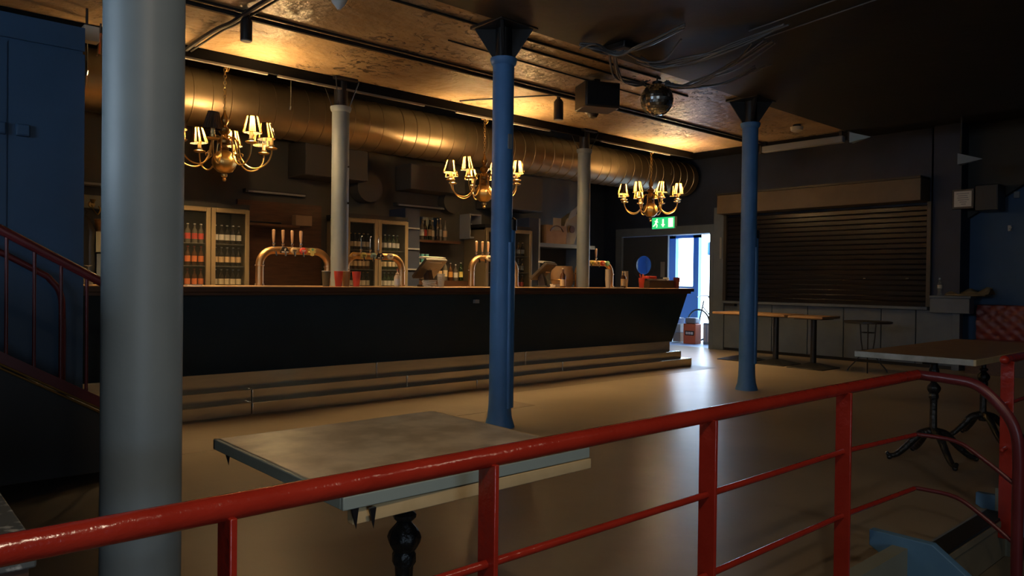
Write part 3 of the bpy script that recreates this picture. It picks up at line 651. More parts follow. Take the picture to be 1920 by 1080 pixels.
MB().prism([(-.14, 0), (.1, .02), (.2, .28), (.22, .5), (.1, .54), (-.1, .42), (-.18, .2)], -.08, .08, 1).build('body', 'pale_wood', t)
MB().prism([(-.06, .40), (.12, .50), (.17, .66), (.0, .56)], -.09, -.07, 1).build('flap', 'plastic_grey', t)
MB().lathe([(.06, 0), (.06, .012)], (.04, -.092, .26), 18, axis='y').build('round_hole', 'wood_dark', t)
# left end of the back bar, seen between wall and column
t = thing('back_cabinet', 'pale grey back bar cabinet seen left of the near column', 'cabinet', (1.95, 8.72, 0)); O = (1.95, 8.72, 0)
MB(O).box((1.90, 8.5, 0), (2.4, 8.949, 1.43)).build('body', 'grey_panel', t)
MB(O).box((1.89, 8.49, 1.45), (2.4, 8.949, 1.66)).build('upper_body', 'fascia', t)
o = MB((1.6, 8.85, 1.9)).box((1.2, 8.86, 1.92), (2.4, 8.949, 2.06)).build('pelmet_board', 'fascia', None, .004); tag(o, 'dusty beige pelmet board above the wicker basket', 'board')
o = MB((1.6, 8.85, 2.2)).box((1.2, 8.78, 2.16), (2.5, 8.949, 2.185)).build('wall_shelf', 'plastic_grey', None, .003); tag(o, 'thin pale shelf edge left of the near column', 'shelf')
t = thing('wicker_basket', 'small wicker basket on cabinet left of the near column', 'basket', (1.99, 8.66, 1.66))
MB().lathe([(.055, 0), (.06, .005), (.078, .13), (.074, .13), (.055, .01)], n=20, flute=10, famp=.02).build('body', 'basket', t)
MB().tube(arc((0, 0, .13), .076, 0, 2*PI*19/20, 19, (1, 0, 0), (0, 1, 0)), .008, 6, closed=True).build('rim', 'basket', t)
t = thing('wall_lamp', 'brass curled bracket lamp above the wicker basket', 'lamp', (1.93, 8.86, 1.9))
MB().tube(smooth_path([(0, 0, .06), (0, -.08, .0), (.03, -.12, -.05), (.06, -.1, .0), (.05, -.08, .04)]), .007, 8).build('arm', 'brass', t)
MB().lathe([(.03, 0), (.035, .01), (.03, .02)], (0, -.01, .06), 14, axis='y').build('back_plate', 'brass', t)
MB().lathe([(.012, .08), (.03, .12)], (0, -.05, -.01), 14, closed_top=False).build('cup', 'brass', t)
o = thing('hanging_coat', 'dark coat hanging at left end of the back bar', 'coat', (1.79, 8.5, 1.1))
MB().lathe([(.07, 0), (.085, .2), (.08, .4), (.09, .55), (.05, .66), (.015, .72)], n=14, flute=5, famp=.12).build('body', 'rubber', o)
MB().tube(arc((0, 0, .75), .02, -PI/2, PI, 8), .004, 6).build('hook_loop', 'black', o)

# ------------------------------------------------------------------ beer taps
def badge(t, x, z, kind, y=-.05):
    c = dict(dark='black_l', tan='tan', red='red_l', flower='yellow', orange='orange', yellow='yellow', pale='pale_green', cream='cream', green='green', amber='amber')[kind]
    b = MB((x, y, z)).lathe([(.030, -.012), (.036, -.008), (.036, .012)], (x, y, z), 24, axis='y') if kind not in ('flower', 'dark') else None
    if kind == 'dark':
        b = MB((x, y, z)).prism([(x-.045, z-.028), (x+.045, z-.028), (x+.042, z), (x+.02, z+.032), (x-.02, z+.032), (x-.042, z)], y-.012, y+.012, 1)
    if kind == 'flower':
        b = MB((x, y, z)).prism([(x-.02, z-.042), (x, z-.05), (x+.02, z-.042), (x+.016, z-.02), (x+.036, z-.014), (x+.036, z+.004), (x+.02, z+.004), (x+.042, z+.022), (x+.02, z+.034), (x-.02, z+.034), (x-.042, z+.022), (x-.02, z+.004), (x-.036, z+.004), (x-.036, z-.014), (x-.016, z-.02)], y-.010, y+.010, 1)
    o = b.build('badge', c, t); o.location = (x, y, z)
    if kind == 'flower':
        MB().lathe([(.012, -.014), (.012, -.009)], (0, 0, .018), 14, axis='y').build('badge_mark', 'green', o)
    elif kind == 'dark':
        MB().box((-.036, -.0145, -.022), (.036, -.012, -.012)).build('badge_mark', 'white', o)
        MB().prism([(-.006, -.006), (.004, -.004), (.012, .02), (.002, .022), (-.008, .012)], -.0145, -.012, 1).build('badge_mark', 'white', o)
    else:
        mk = 'white' if kind in ('red', 'green', 'orange', 'amber') else 'black_l'
        MB().box((-.022, -.0138, .004), (.022, -.012, .010)).box((-.016, -.0138, -.006), (.016, -.012, -.001)).build('badge_mark', mk, o)
def tap_font(label, x0, x1, handles, badges, hmat='handle_wood', zc=1.49, mt='copper', y=7.3, thin=False, right_mt=None):
    t = thing('beer_tap', label, 'beer tap', (x0, y, 1.13)); L = x1-x0; H = zc-1.13; r = .039; bend = .15
    pts = [(0, 0, 0), (0, 0, H-bend)]+arc((bend, 0, H-bend), bend, PI, PI/2, 10)[1:]+[(L-bend, 0, H)]+arc((L-bend, 0, H-bend), bend, PI/2, 0, 10)[1:]+[(L, 0, 0)]
    MB().tube(pts, r, 20).build('pipe', mt, t)
    for x in (0, L):
        for z in (.006, H-bend-.01):
            MB().lathe([(r+.006, -.006), (r+.008, 0), (r+.006, .012)], (x, 0, z), 20).build('flange', mt, t)
            m = MB()
            for q in range(4): m.ball((x+(r+.012)*math.cos(q*PI/2+.3), (r+.012)*math.sin(q*PI/2+.3), z+.004), .008, 8, 5)
            m.build('flange_bolts', 'chrome', t)
    for hx in handles:
        x = hx-x0
        tp = MB().lathe([(.012, H+r*.8), (.012, H+r+.015), (.017, H+r+.022), (.017, H+r+.034), (.008, H+r+.04)], (x, -.01, 0), 12)
        tp.tube([(x, -.03, H-.01), (x, -.075, H-.02), (x, -.08, H-.06)], .009, 8)
        tp = tp.build('tap_valve', 'chrome', t)
        hm = 'chrome' if thin else hmat
        if thin: MB().tube(smooth_path([(x, -.01, H+r+.03), (x, -.01, H+r+.1), (x, -.01, H+r+.165), (x+.012, -.02, H+r+.18)]), .006, 8).build('handle', hm, tp)
        else: MB().lathe([(.007, H+r+.035), (.012, H+r+.06), (.017, H+r+.14), (.017, H+r+.165), (.010, H+r+.172)], (x, -.012, 0), 14).build('handle', hm, tp)
    for bx, k in badges: badge(t, bx-x0, H-.0, k)
    return t
tap_font('copper pipe beer tap with four handles at left of the bar', 3.10, 3.855, (3.24, 3.34, 3.44, 3.535), ((3.34, 'dark'), (3.445, 'tan'), (3.545, 'red'), (3.645, 'flower')))
tap_font('beer tap with slim chrome handles right of the red cups', 4.06, 4.79, (4.25, 4.365, 4.47), ((4.14, 'amber'), (4.26, 'yellow'), (4.385, 'pale'), (4.47, 'dark'), (4.605, 'cream')), zc=1.465, thin=True)
tap_font('copper beer tap with three wooden handles left of the blue column', 5.82, 6.56, (5.89, 5.985, 6.08), ((6.06, 'cream'), (6.15, 'red'), (6.26, 'green')), zc=1.49)
tap_font('copper beer tap with coloured badges nearest the door', 7.74, 8.46, (7.95, 8.12), ((8.0, 'yellow'), (8.12, 'tan'), (8.225, 'red'), (8.335, 'green')), zc=1.48)

# ------------------------------------------------------------------ things on the bar
Z = 1.13
cup('smoky brown plastic cup on bar left of the red cups', (3.52, 6.7, Z), 'cup_dark', rim='white')
cup('red plastic cup left of the brown paper cup', (3.655, 6.7, Z), 'cup_red')
cup('brown paper cup between the two red cups', (3.755, 6.73, Z), 'cup_brown', r1=.043)
cup('red plastic cup right of the brown paper cup', (3.845, 6.68, Z), 'cup_red')
def pump_bottle(label, loc, mt, lab, h=.15, r=.03, pump='plastic_white', name='pump_bottle'):
    t = thing(name, label, 'bottle', loc, math.radians(-40))
    MB().lathe([(r*.95, 0), (r, .006), (r, h*.75), (r*.7, h*.86), (.012, h*.92), (.012, h)], n=18).build('body', mt, t)
    MB().lathe([(r*1.02, h*.15), (r*1.02, h*.65)], n=18, closed_top=False).build('label_band', lab, t)
    p = MB().lathe([(.013, h), (.013, h+.015), (.005, h+.018), (.005, h+.04), (.012, h+.042), (.012, h+.05)], n=12).build('pump', pump, t)
    MB().tube([(0, 0, h+.046), (.032, 0, h+.046), (.036, 0, h+.038)], .005, 8).build('nozzle', pump, p)
    return t
t = thing('sauce_bottle', 'pale squeeze bottle with red tip on the bar', 'bottle', (4.355, 6.72, Z))
MB().lathe([(.03, 0), (.032, .008), (.031, .1), (.026, .118), (.012, .124)], n=18).build('body', 'cream', t)
MB().lathe([(.0325, .02), (.0325, .085)], n=18, closed_top=False).build('label_band', 'white', t)
MB().lathe([(.02, .12), (.019, .14), (.008, .15), (.006, .172)], n=14).build('cap', 'tan', t)
MB().lathe([(.007, .17), (.003, .19)], n=10).build('tip', 'red_l', t)
cup('clear plastic cup standing beside the till', (4.93, 6.72, Z), 'clear', h=.145, rim='plastic_white')
def till(label, loc, rz, papers=True):
    t = thing('till', label, 'till', loc, rz)
    MB().box((-.1, -.09, 0), (.1, .12, .02)).build('base', 'plastic_dark', t, .006)
    MB().prism([(-.03, .02), (.06, .02), (.09, .2), (.03, .24)], -.035, .035, 0).build('neck', 'plastic_dark', t)
    MB().prism([(-.11, .30), (-.085, .325), (.14, .12), (.12, .09)], -.165, .165, 0).build('screen', 'plastic_dark', t, .006)
    MB().prism([(-.075, .335), (.0, .345), (.02, .325), (-.06, .31)], -.17, .17, 0).build('top_lid', 'paper' if papers else 'plastic_grey', t, .003)
    MB().box((-.1, -.085, .27), (.1, -.06, .325)).build('card_reader', 'paper' if papers else 'plastic_dark', t, .004)
    MB().box((-.05, -.06, .19), (.05, -.04, .205)).build('rear_display', 'tan', t, .003)
    return t
till('till with pale paper roll top seen from behind', (5.0, 7.02, Z), math.radians(8))
till('dark till standing right of the blue column', (6.90, 7.1, Z), math.radians(20), False)
def papers(label, loc, n, seed):
    t = thing('paper_stack', label, 'papers', loc); rr = random.Random(seed)
    for k in range(n):
        a = rr.uniform(-.5, .5); c, s_ = math.cos(a), math.sin(a); m = MB(); z = k*.011
        pts = [(-.07, -.04), (.07, -.04), (.07, .04), (-.07, .04)]
        P = [(x*c-y*s_+rr.uniform(-.015, .015), x*s_+y*c) for x, y in pts]
        m.prism(P, z, z+.009, 2).build('pad', 'paper', t)
    return t
papers('stack of receipt pads on the bar under the till', (4.98, 6.72, Z), 7, 2) if False else papers('stack of receipt pads on the bar beside the clear cup', (4.80, 6.76, Z), 7, 2)
papers('small stack of receipt pads at the dark till', (6.82, 6.82, Z), 4, 5)
papers('flat loose papers at left end of the bar', (2.27, 6.72, Z), 1, 8)
for i, lb in enumerate(('slim blue tumbler standing on back cabinet, left of three', 'slim blue tumbler standing on back cabinet, middle of three', 'slim blue tumbler standing on back cabinet, right of three')):
    cup(lb, (5.93+i*.075, 8.63, 1.45), 'teal', h=.12, r0=.022, r1=.028, rim='white', name='tumbler', cat='glass')
o = MB((6.0, 8.65, 1.44)).box((5.905, 8.57, 1.42), (6.2, 8.75, 1.45)).build('small_shelf', 'plastic_grey', None, .003); tag(o, 'short ledge holding the slim blue tumblers', 'shelf')
bottle('brown bottle with tan label on bar by the dark till', (6.86, 6.72, Z), glass='bottle_brown', lab='tan', cap='cream', h=.25, r=.036, lz=(.08, .42))
t = thing('ice_bucket', 'dark brown barrel shaped bucket on the bar', 'bucket', (7.40, 7.26, Z))
MB().lathe([(.13, 0), (.16, .08), (.165, .16), (.14, .29), (.13, .29), (.13, .02)], n=28).build('body', 'cardboard', t)
MB().tube(arc((0, 0, .1), .164, 0, 2*PI*23/24, 23, (1, 0, 0), (0, 1, 0)), .005, 6, closed=True).build('hoop', 'brass_dark', t)
t = thing('cup_stack', 'tall stack of cream paper cups near the far tap', 'cups', (7.74, 6.72, Z))
for k in range(7): MB().lathe([(.032, 0), (.043, .12), (.041, .12), (.03, .005)], (0, 0, k*.022), 18).build('cup', 'cream', t)
pump_bottle('brown pump bottle with cream label near the door end', (8.06, 6.72, Z), 'bottle_brown', 'tan', h=.19, r=.038, pump='plastic_dark')
t = thing('cup_stack', 'stack of cream paper cups behind the brown pump bottle', 'cups', (8.19, 6.8, Z))
for k in range(5): MB().lathe([(.034, 0), (.046, .13), (.044, .13), (.032, .005)], (0, 0, k*.026), 18).build('cup', 'cream', t)
o = papers('white napkin lying between cup stack and pump bottle', (7.93, 6.7, Z), 1, 4)
c = cup('red plastic cup filled with red straws', (8.46, 6.72, Z), 'cup_red', h=.14)
rr = random.Random(3)
for k in range(7):
    a = rr.uniform(0, 6.28); MB().tube([(0, 0, .02), (.03*math.cos(a), .03*math.sin(a), .18+rr.uniform(0, .03))], .005, 6).build('straw', 'cup_red' if k % 3 else 'orange', c)
t = thing('bar_caddy', 'dark bar caddy box at the door end of bar', 'caddy', (8.94, 6.82, Z))
MB().box((-.3, -.1, 0), (.3, .1, .115)).build('body', 'plastic_dark', t, .006)
for x in (-.1, .1): MB().box((x-.003, -.095, .115), (x+.003, .095, .135)).build('divider', 'plastic_grey', t)
o = MB((8.73, 6.78, Z+.135)).box((8.64, 6.73, Z+.136), (8.82, 6.83, Z+.172)).build('red_carton', 'plain_red', None, .004); tag(o, 'small flat red carton on the bar caddy', 'box')
cup('maroon plastic cup at the door end of bar', (9.29, 6.72, Z), 'maroon', h=.16, r0=.036, r1=.05)
t = thing('water_jug', 'clear plastic jug at the very end of bar', 'jug', (9.38, 6.98, Z))
MB().lathe([(.04, 0), (.05, .01), (.052, .12), (.046, .16), (.044, .16), (.04, .012)], n=20).build('body', 'clear', t)
MB().tube(arc((.05, 0, .08), .04, -PI/2, PI/2, 8), .006, 6).build('handle', 'clear', t)
t = thing('hand_pump', 'pink handled pump at left end of bar behind column', 'pump', (2.12, 7.1, Z))
MB().lathe([(.05, 0), (.05, .03), (.03, .05), (.026, .16), (.014, .24), (.012, .3)], n=18).build('handle', 'tan', t)
MB().lathe([(.07, 0), (.07, .018)], n=20).build('base', 'brass', t)
t = thing('wine_glass', 'upturned clear glass at far left of the bar', 'glass', (1.45, 6.75, Z))
MB().lathe([(.03, 0), (.036, .05), (.03, .085), (.006, .095), (.005, .15), (.03, .157), (.03, .16)], n=20).build('bowl', 'clear', t)

# ------------------------------------------------------------------ door wall
O = (11.99, 8.9, 0)
dr = struct(MB().box((11.9, 9.98, 0), (12.04, 10.14, 2.3)).box((11.9, 7.80, 0), (12.04, 7.88, 2.3)).box((11.9, 7.88, 2.14), (12.04, 9.98, 2.3)).build('trim_2', 'grey_panel'))
leaf = struct(MB((11.97, 9.42, 0)).box((11.95, 8.86, .01), (12.0, 9.975, 1.37)).box((11.95, 8.86, 1.75), (12.0, 9.975, 2.13)).box((11.95, 8.86, 1.37), (12.0, 9.25, 1.75)).box((11.95, 9.63, 1.37), (12.0, 9.975, 1.75)).build('door_1', 'leaf_grey'))
MB((11.97, 9.42, 0)).lathe([(.28, -.004), (.28, .012), (.185, .012), (.185, -.004)], (11.945, 9.44, 1.56), 36, axis='x', closed_top=False).build('porthole_rim', 'leaf_grey', leaf)
MB((11.97, 9.42, 0)).lathe([(.18, -.006), (.18, .006)], (11.945, 9.44, 1.56), 36, axis='x').build('porthole_glass', 'porthole', leaf)
MB((11.97, 9.42, 0)).box((11.935, 8.92, 1.32), (11.95, 9.02, 1.62)).build('push_plate', 'plastic_grey', leaf, .003)
o = MB((11.9, 7.64, 1.8)).box((11.88, 7.62, 1.66), (11.9, 7.66, 2.05)).build('door_magnet', 'plastic_grey', None, .004); tag(o, 'thin grey door magnet strip right of the doorway', 'strip')
o = struct(MB().box((11.9, 7.57, 0), (12.0, 7.80, 2.6)).build('trim_3', 'grey_panel', None, .004))
# exit sign
t = thing('exit_sign', 'lit green running man exit sign over the door', 'sign', (11.88, 8.91, 2.26))
MB().box((-.02, -.27, 0), (.06, .27, .23)).build('housing', 'plastic_white', t, .006)
MB().box((-.026, -.265, .005), (-.02, .265, .225)).build('face', 'exit_green', t)
man = MB()
def lim(a, b, w_): # thin limb in the sign plane (y, z)
    a = Vector(a); b = Vector(b); d = (b-a).normalized(); n_ = Vector((-d.y, d.x))*w_
    man.prism([tuple(a-n_), tuple(b-n_), tuple(b+n_), tuple(a+n_)], -.029, -.026, 0)
man.lathe([(.018, -.029), (.018, -.026)], (0, .145, .185), 14, axis='x')
for a, b, ww in (((.155, .165), (.175, .105), .018), ((.172, .11), (.14, .075), .011), ((.14, .075), (.155, .03), .010), ((.178, .108), (.205, .075), .011), ((.205, .075), (.24, .055), .010), ((.155, .155), (.12, .13), .008), ((.16, .155), (.2, .155), .008)): lim(a, b, ww)
man.build('running_man', 'exit_white', t)
MB().prism([(.0, .03), (.045, .09), (.018, .09), (.018, .19), (-.018, .19), (-.018, .09), (-.045, .09)], -.029, -.026, 0).build('arrow', 'exit_white', t)
MB().box((-.029, -.235, .03), (-.026, -.125, .2)).build('door_symbol', 'exit_white', t)
# lobby beyond the doorway
struct(MB().box((12.2, 6.6, 0), (15.0, 6.7, 2.6)).build('wall_lobby_right', 'lobby_blue'))
struct(MB().box((12.2, 10.8, 0), (15.0, 10.9, 2.6)).build('wall_lobby_left', 'lobby_blue'))
struct(MB().box((12.2, 6.6, 2.35), (13.9, 10.9, 2.45)).build('ceiling_lobby', 'lobby_blue'))
pst = struct(MB().box((13.75, 9.38, 0), (13.86, 9.52, 2.35)).box((13.75, 9.98, 0), (13.86, 10.8, 2.35)).box((13.75, 9.38, 2.2), (13.86, 10.8, 2.35)).box((13.75, 9.52, 0), (13.86, 10.0, 1.14)).build('window_2', 'lobby_blue'))
struct(MB().box((13.9, 6.0, -.2), (24, 16, -.05)).build('floor_street', 'lobby_floor'))
t = thing('orange_carton', 'orange carton with dark printed label standing inside doorway', 'box', (12.62, 8.74, 0), math.radians(4))
MB().box((-.1, -.14, 0), (.12, .14, .40)).build('body', 'orange_box', t, .012)
MB().box((-.106, -.105, .17), (-.10, .095, .26)).build('label_panel', 'black_l', t)
MB().box((-.109, -.085, .19), (-.106, -.035, .24)).box((-.109, -.025, .19), (-.106, .02, .24)).box((-.109, .03, .19), (-.106, .075, .24)).build('label_print', 'white', t)
MB().box((-.08, -.12, .40), (.1, .12, .52)).build('top_wrap', 'plastic_grey', t, .03)
t = thing('plastic_sack', 'clear plastic sack of boxes beside the orange carton', 'bag', (12.66, 9.08, 0))
MB().lathe([(.13, 0), (.16, .04), (.15, .25), (.10, .42), (.12, .50), (.05, .52)], n=18, flute=5, famp=.08).build('film', 'clear', t)
MB().box((-.08, -.09, .02), (.08, .09, .2)).build('carton', 'cardboard', t, .005)
MB().box((-.07, -.08, .21), (.07, .08, .38)).build('carton', 'plastic_grey', t, .005)
t = thing('plastic_crate', 'pale blue folding crate right of the orange carton', 'crate', (12.85, 8.46, 0))
MB().box((-.1, -.13, 0), (.1, .11, .42)).build('body', 'dusty_blue_plastic', t, .01)
for k in range(3): MB().box((-.106, -.11+k*.075, .05), (-.1, -.06+k*.075, .38)).build('rib', 'plastic_white', t)
t = thing('bicycle', 'bicycle leaning in the bright doorway behind the crate', 'bicycle', (13.2, 8.55, 0), math.radians(80))
for i, x in enumerate((-.5, .5)):
    wh = MB((x, 0, .34)).tube(arc((x, 0, .34), .32, 0, 2*PI*31/32, 31), .018, 8, closed=True).build('wheel', 'rubber', t); wh.location = (x, 0, .34)
    m = MB()
    for k in range(12): m.tube([(0, 0, 0), (.31*math.cos(k*PI/6), 0, .31*math.sin(k*PI/6))], .0025, 4)
    m.build('spokes', 'chrome', wh)
MB().tube([(-.5, 0, .34), (-.1, 0, .3), (.38, 0, .72), (-.2, 0, .78), (-.1, 0, .3)], .016, 8).tube([(-.5, 0, .34), (-.2, 0, .78)], .012, 8).tube([(.5, 0, .34), (.36, 0, .85)], .014, 8).build('frame', 'black', t)
MB().tube([(.3, -.26, .92), (.36, -.1, .95), (.36, .1, .95), (.3, .26, .92)], .012, 8).build('handlebar', 'black', t)
MB().lathe([(.02, .80), (.09, .84), (.06, .88)], (-.2, 0, 0), 14).build('saddle', 'rubber', t)
pipe('coiled red and white hose hanging over the bicycle', smooth_path([(13.02, 8.62, .95), (13.0, 8.5, .8), (13.0, 8.42, .62), (13.02, 8.36, .45), (13.05, 8.3, .3)]), .03, 'plastic_white', 'hose', 'hose')
t = thing('street_post', 'grey metal post outside the bright doorway', 'post', (14.6, 9.35, -.05))
MB().lathe([(.06, 0), (.06, 1.1), (.09, 1.12), (.09, 1.2), (.04, 1.22), (.04, 2.4)], n=16).build('pole', 'dusty_blue_plastic', t)
MB().box((-.05, -.05, 1.9), (.05, .35, 2.2)).build('bracket_lamp', 'lobby_blue', t, .02)

# ------------------------------------------------------------------ roller shutter counter
t = thing('roller_shutter', 'closed dark roller shutter over the serving hatch', 'shutter', (11.9, 5.56, .9)); O = (11.9, 5.56, .9)
ns = 19; hz = (2.41-.9)/ns; prof = [(0, 0), (-.010, hz*.06), (-.012, hz*.78), (-.017, hz*.84), (-.014, hz*.93), (-.003, hz*.97), (0, hz*.97)]
sm = MB().prism(prof, -1.41, 1.94, 1).mesh('slat'); sm.materials.append(M['shutter'])
for k in range(ns):
    o = bpy.data.objects.new('slat', sm); col.objects.link(o); o.parent = t; o.location = (0, 0, k*hz)
for y in (4.09, 7.50): MB(O).box((11.84, y, .9), (11.92, y+.06, 2.45)).build('guide_rail', 'plastic_dark', t, .004)
MB(O).box((11.86, 4.15, .9), (11.9, 7.5, .93)).build('bottom_bar', 'shutter', t)
for y in (4.42, 5.05): MB(O).box((11.865, y-.02, 1.31), (11.88, y+.02, 1.322)).build('latch', 'chrome', t)
o = MB((11.7, 5.5, 2.45)).box((11.62, 4.16, 2.45), (11.995, 7.56, 2.78)).build('shutter_box', 'beige_board', None, .01); tag(o, 'brown boxed shutter housing above the serving hatch', 'housing')
MB((11.7, 5.5, 2.45)).box((11.60, 4.16, 2.78), (11.995, 7.56, 2.81)).build('top_ledge', 'plastic_dark', o)
t = thing('serving_counter', 'grey panelled serving counter below the roller shutter', 'counter', (11.95, 5.5, 0)); O = (11.95, 5.5, 0)
MB(O).box((11.82, 4.12, .855), (11.995, 7.56, .9)).build('worktop', 'grey_panel', t, .006)
ys = [7.56, 7.08, 6.62, 5.98, 5.38, 4.80, 4.3, 3.80]
for i in range(7): MB(O).box((11.90, ys[i+1]+.006, .05), (11.995, ys[i]-.006, .85)).build('panel', 'grey_panel', t, .004)
MB(O).box((11.93, 3.8, 0), (11.995, 7.56, .05)).build('plinth', 'black', t)
MB(O).box((11.80, 3.56, .82), (11.995, 4.08, 1.035)).build('raised_end', 'grey_panel', t, .006)
MB(O).box((11.78, 3.54, 1.035), (11.998, 4.08, 1.07)).build('raised_top', 'grey_panel', t, .006)
MB(O).box((11.86, 3.70, 0), (11.995, 3.80, .82)).build('end_post', 'grey_panel', t, .004)
MB(O).box((11.82, 7.3, .81), (11.9, 7.5, .85)).build('bracket', 'black', t)
pillar = struct(MB().box((11.9, 3.72, 1.07), (12.3, 4.09, 3.6)).build('trim_4', 'wall_navy'))
t = thing('water_bottle', 'clear water bottle on raised end of the grey counter', 'bottle', (11.9, 3.98, 1.07))
MB().lathe([(.03, 0), (.034, .01), (.028, .07), (.034, .1), (.034, .16), (.014, .21), (.013, .235)], n=18).build('body', 'clear', t)
MB().lathe([(.0345, .105), (.0345, .155)], n=18, closed_top=False).build('label_band', 'white', t)
MB().lathe([(.016, .235), (.016, .26)], n=14).build('cap', 'plastic_white', t)
t = thing('folded_cloth', 'olive folded cloth bundle on raised counter end', 'cloth', (12.0, 3.68, 1.07))
m = MB(); N1, N2 = 18, 12
vs_ = []
for i in range(N1+1):
    for j in range(N2+1):
        y = -.34+.56*i/N1; x = -.16+.30*j/N2; e = math.sin(PI*j/N2)
        z = e*(.075+.025*math.sin(i*.9)+.012*math.sin(j*2+i))+.03*max(0, (-y-.15)/.2)
        vs_.append((x, y, max(z, .001)+.002))
fs = [(i*(N2+1)+j, (i+1)*(N2+1)+j, (i+1)*(N2+1)+j+1, i*(N2+1)+j+1) for i in range(N1) for j in range(N2)]
m.add(vs_, [f[::-1] for f in fs]).build('fold', 'cloth', t)
MB().box((-.15, -.3, 0), (.13, .2, .03)).build('under_fold', 'cloth', t, .012)
# right hand corner
t = thing('framed_notice', 'small framed printed notice on dark box at right', 'notice', (11.86, 3.68, 2.3)); O = (11.86, 3.68, 2.3)
MB(O).box((11.84, 3.54, 2.31), (11.9, 3.82, 2.59)).build('frame', 'plastic_dark', t, .006)
MB(O).box((11.834, 3.57, 2.34), (11.84, 3.79, 2.56)).build('sheet', 'plastic_white', t)
m = MB(O)
for k, (a, b) in enumerate(((.03, .19), (.05, .17), (.04, .18), (.05, .19), (.07, .16), (.09, .15))): m.box((11.832, 3.79-b, 2.52-k*.03), (11.834, 3.79-a, 2.532-k*.03))
m.build('print', 'plastic_grey', t)
t = thing('loudspeaker', 'black wall loudspeaker right of the framed notice', 'speaker', (12.0, 3.38, 2.27))
MB().box((-.16, -.14, 0), (.15, .15, .36)).build('cabinet', 'black', t, .01)
MB().box((-.17, -.12, .02), (-.16, .13, .34)).build('grille', 'rubber', t)
MB().box((.15, -.04, .1), (.175, .04, .2)).build('bracket', 'black', t)
o = MB((12.27, 3.1, 2.5)).box((12.26, 3.10, 2.46), (12.3, 3.17, 2.55)).build('wall_socket', 'plastic_grey', None, .004); tag(o, 'small grey wall box right of the black loudspeaker', 'socket')
t = thing('wall_hook', 'small white hook on blue wall at right edge', 'hook', (12.28, 3.22, 2.03))
MB().box((-.002, -.02, -.03), (.02, .02, .05)).build('plate', 'plastic_white', t, .003)
MB().tube(smooth_path([(0, 0, .01), (-.03, -.01, -.02), (-.05, -.03, .0), (-.05, -.04, .02)]), .006, 6).build('prong', 'plastic_white', t)
struct(MB().prism([(3.72, 2.2), (3.72, 3.6), (.2, 3.6), (1.7, 3.3), (2.9, 2.72), (3.4, 2.4)], 12.18, 12.3, 0).build('ceiling_sloped', 'black_ceil'))
# tufted bench
t = thing('tufted_bench', 'oxblood buttoned leather bench along the blue wall', 'bench', (12.0, 2.3, 0)); O = (12.0, 2.3, 0)
m = MB(O); n1, n2 = 72, 20; vs_ = []
for i in range(n1+1):
    for j in range(n2+1):
        y = 1.0+2.55*i/n1; z = .44+.5*j/n2
        u = (y-1.0)/.17; v_ = (z-.44)/.16
        d = min(math.hypot((u-math.floor(u+.5))*.17, (v_-math.floor(v_+.5))*.16), math.hypot((u-.5-math.floor(u))*.17, (v_-.5-math.floor(v_))*.16))
        vs_.append((12.06+.035*math.exp(-(d/.035)**2)-.02*math.sin(PI*j/n2), y, z))
fs = [(i*(n2+1)+j, i*(n2+1)+j+1, (i+1)*(n2+1)+j+1, (i+1)*(n2+1)+j) for i in range(n1) for j in range(n2)]
m.add(vs_, fs).build('buttoned_back', 'red_leather', t)
MB(O).box((12.09, 1.0, 0), (12.28, 3.55, .95)).build('back_frame', 'red_leather', t, .02)
MB(O).box((11.55, 1.0, .32), (12.1, 3.55, .46)).build('seat', 'red_leather', t, .04)
MB(O).box((11.62, 1.0, 0), (12.1, 3.55, .32)).build('plinth', 'wood_dark', t)

# ------------------------------------------------------------------ tables
def disc_table(label, x, y, z=.76, top=(.62, .62), mt='wood'):
    t = thing('pedestal_table', label, 'table', (x, y, 0))
    MB().box((-top[0]/2, -top[1]/2, z-.035), (top[0]/2, top[1]/2, z)).build('tabletop', mt, t, .008)
    MB().lathe([(.042, .05), (.042, z-.05)], n=16).build('pedestal', 'black', t)
    MB().box((-.2, -.2, z-.05), (.2, .2, z-.035)).build('top_plate', 'black', t)
    b = MB()
    b.add([(-.27, -.27, 0), (.27, -.27, 0), (.27, .27, 0), (-.27, .27, 0), (-.27, -.27, .012), (.27, -.27, .012), (.27, .27, .012), (-.27, .27, .012), (-.05, -.05, .075), (.05, -.05, .075), (.05, .05, .075), (-.05, .05, .075)],
          [(0, 3, 2, 1), (0, 1, 5, 4), (1, 2, 6, 5), (2, 3, 7, 6), (3, 0, 4, 7), (4, 5, 9, 8), (5, 6, 10, 9), (6, 7, 11, 10), (7, 4, 8, 11), (8, 9, 10, 11)])
    b.build('foot', 'black', t, .003)
    return t
disc_table('wood topped pedestal table half hidden behind the far blue column', 10.62, 6.42, top=(.66, .66))
disc_table('wood topped pedestal table just right of the far blue column', 10.52, 5.78, top=(.6, .58))
disc_table('smaller wood topped pedestal table before the grey counter', 10.46, 5.16, top=(.55, .52), z=.755)
t = thing('bistro_table', 'dark round bistro table with splayed wire legs', 'table', (10.6, 4.45, 0))
MB().lathe([(.30, .68), (.31, .69), (.31, .705), (.30, .71)], n=36).build('tabletop', 'plastic_dark', t)
for k in range(4):
    q = k*PI/2+.4; d = Vector((math.cos(q), math.sin(q), 0))
    MB().tube(smooth_path([d*.10+Vector((0, 0, .69)), d*.085+Vector((0, 0, .45)), d*.07+Vector((0, 0, .28)), d*.14+Vector((0, 0, .16)), d*.23+Vector((0, 0, .05)), d*.25+Vector((0, 0, .008))]), .009, 8).build('leg', 'black', t)
for z in (.3, .55): MB().tube(arc((0, 0, z), .078, 0, 2*PI*19/20, 19, (1, 0, 0), (0, 1, 0)), .006, 6, closed=True).build('leg_ring', 'black', t)

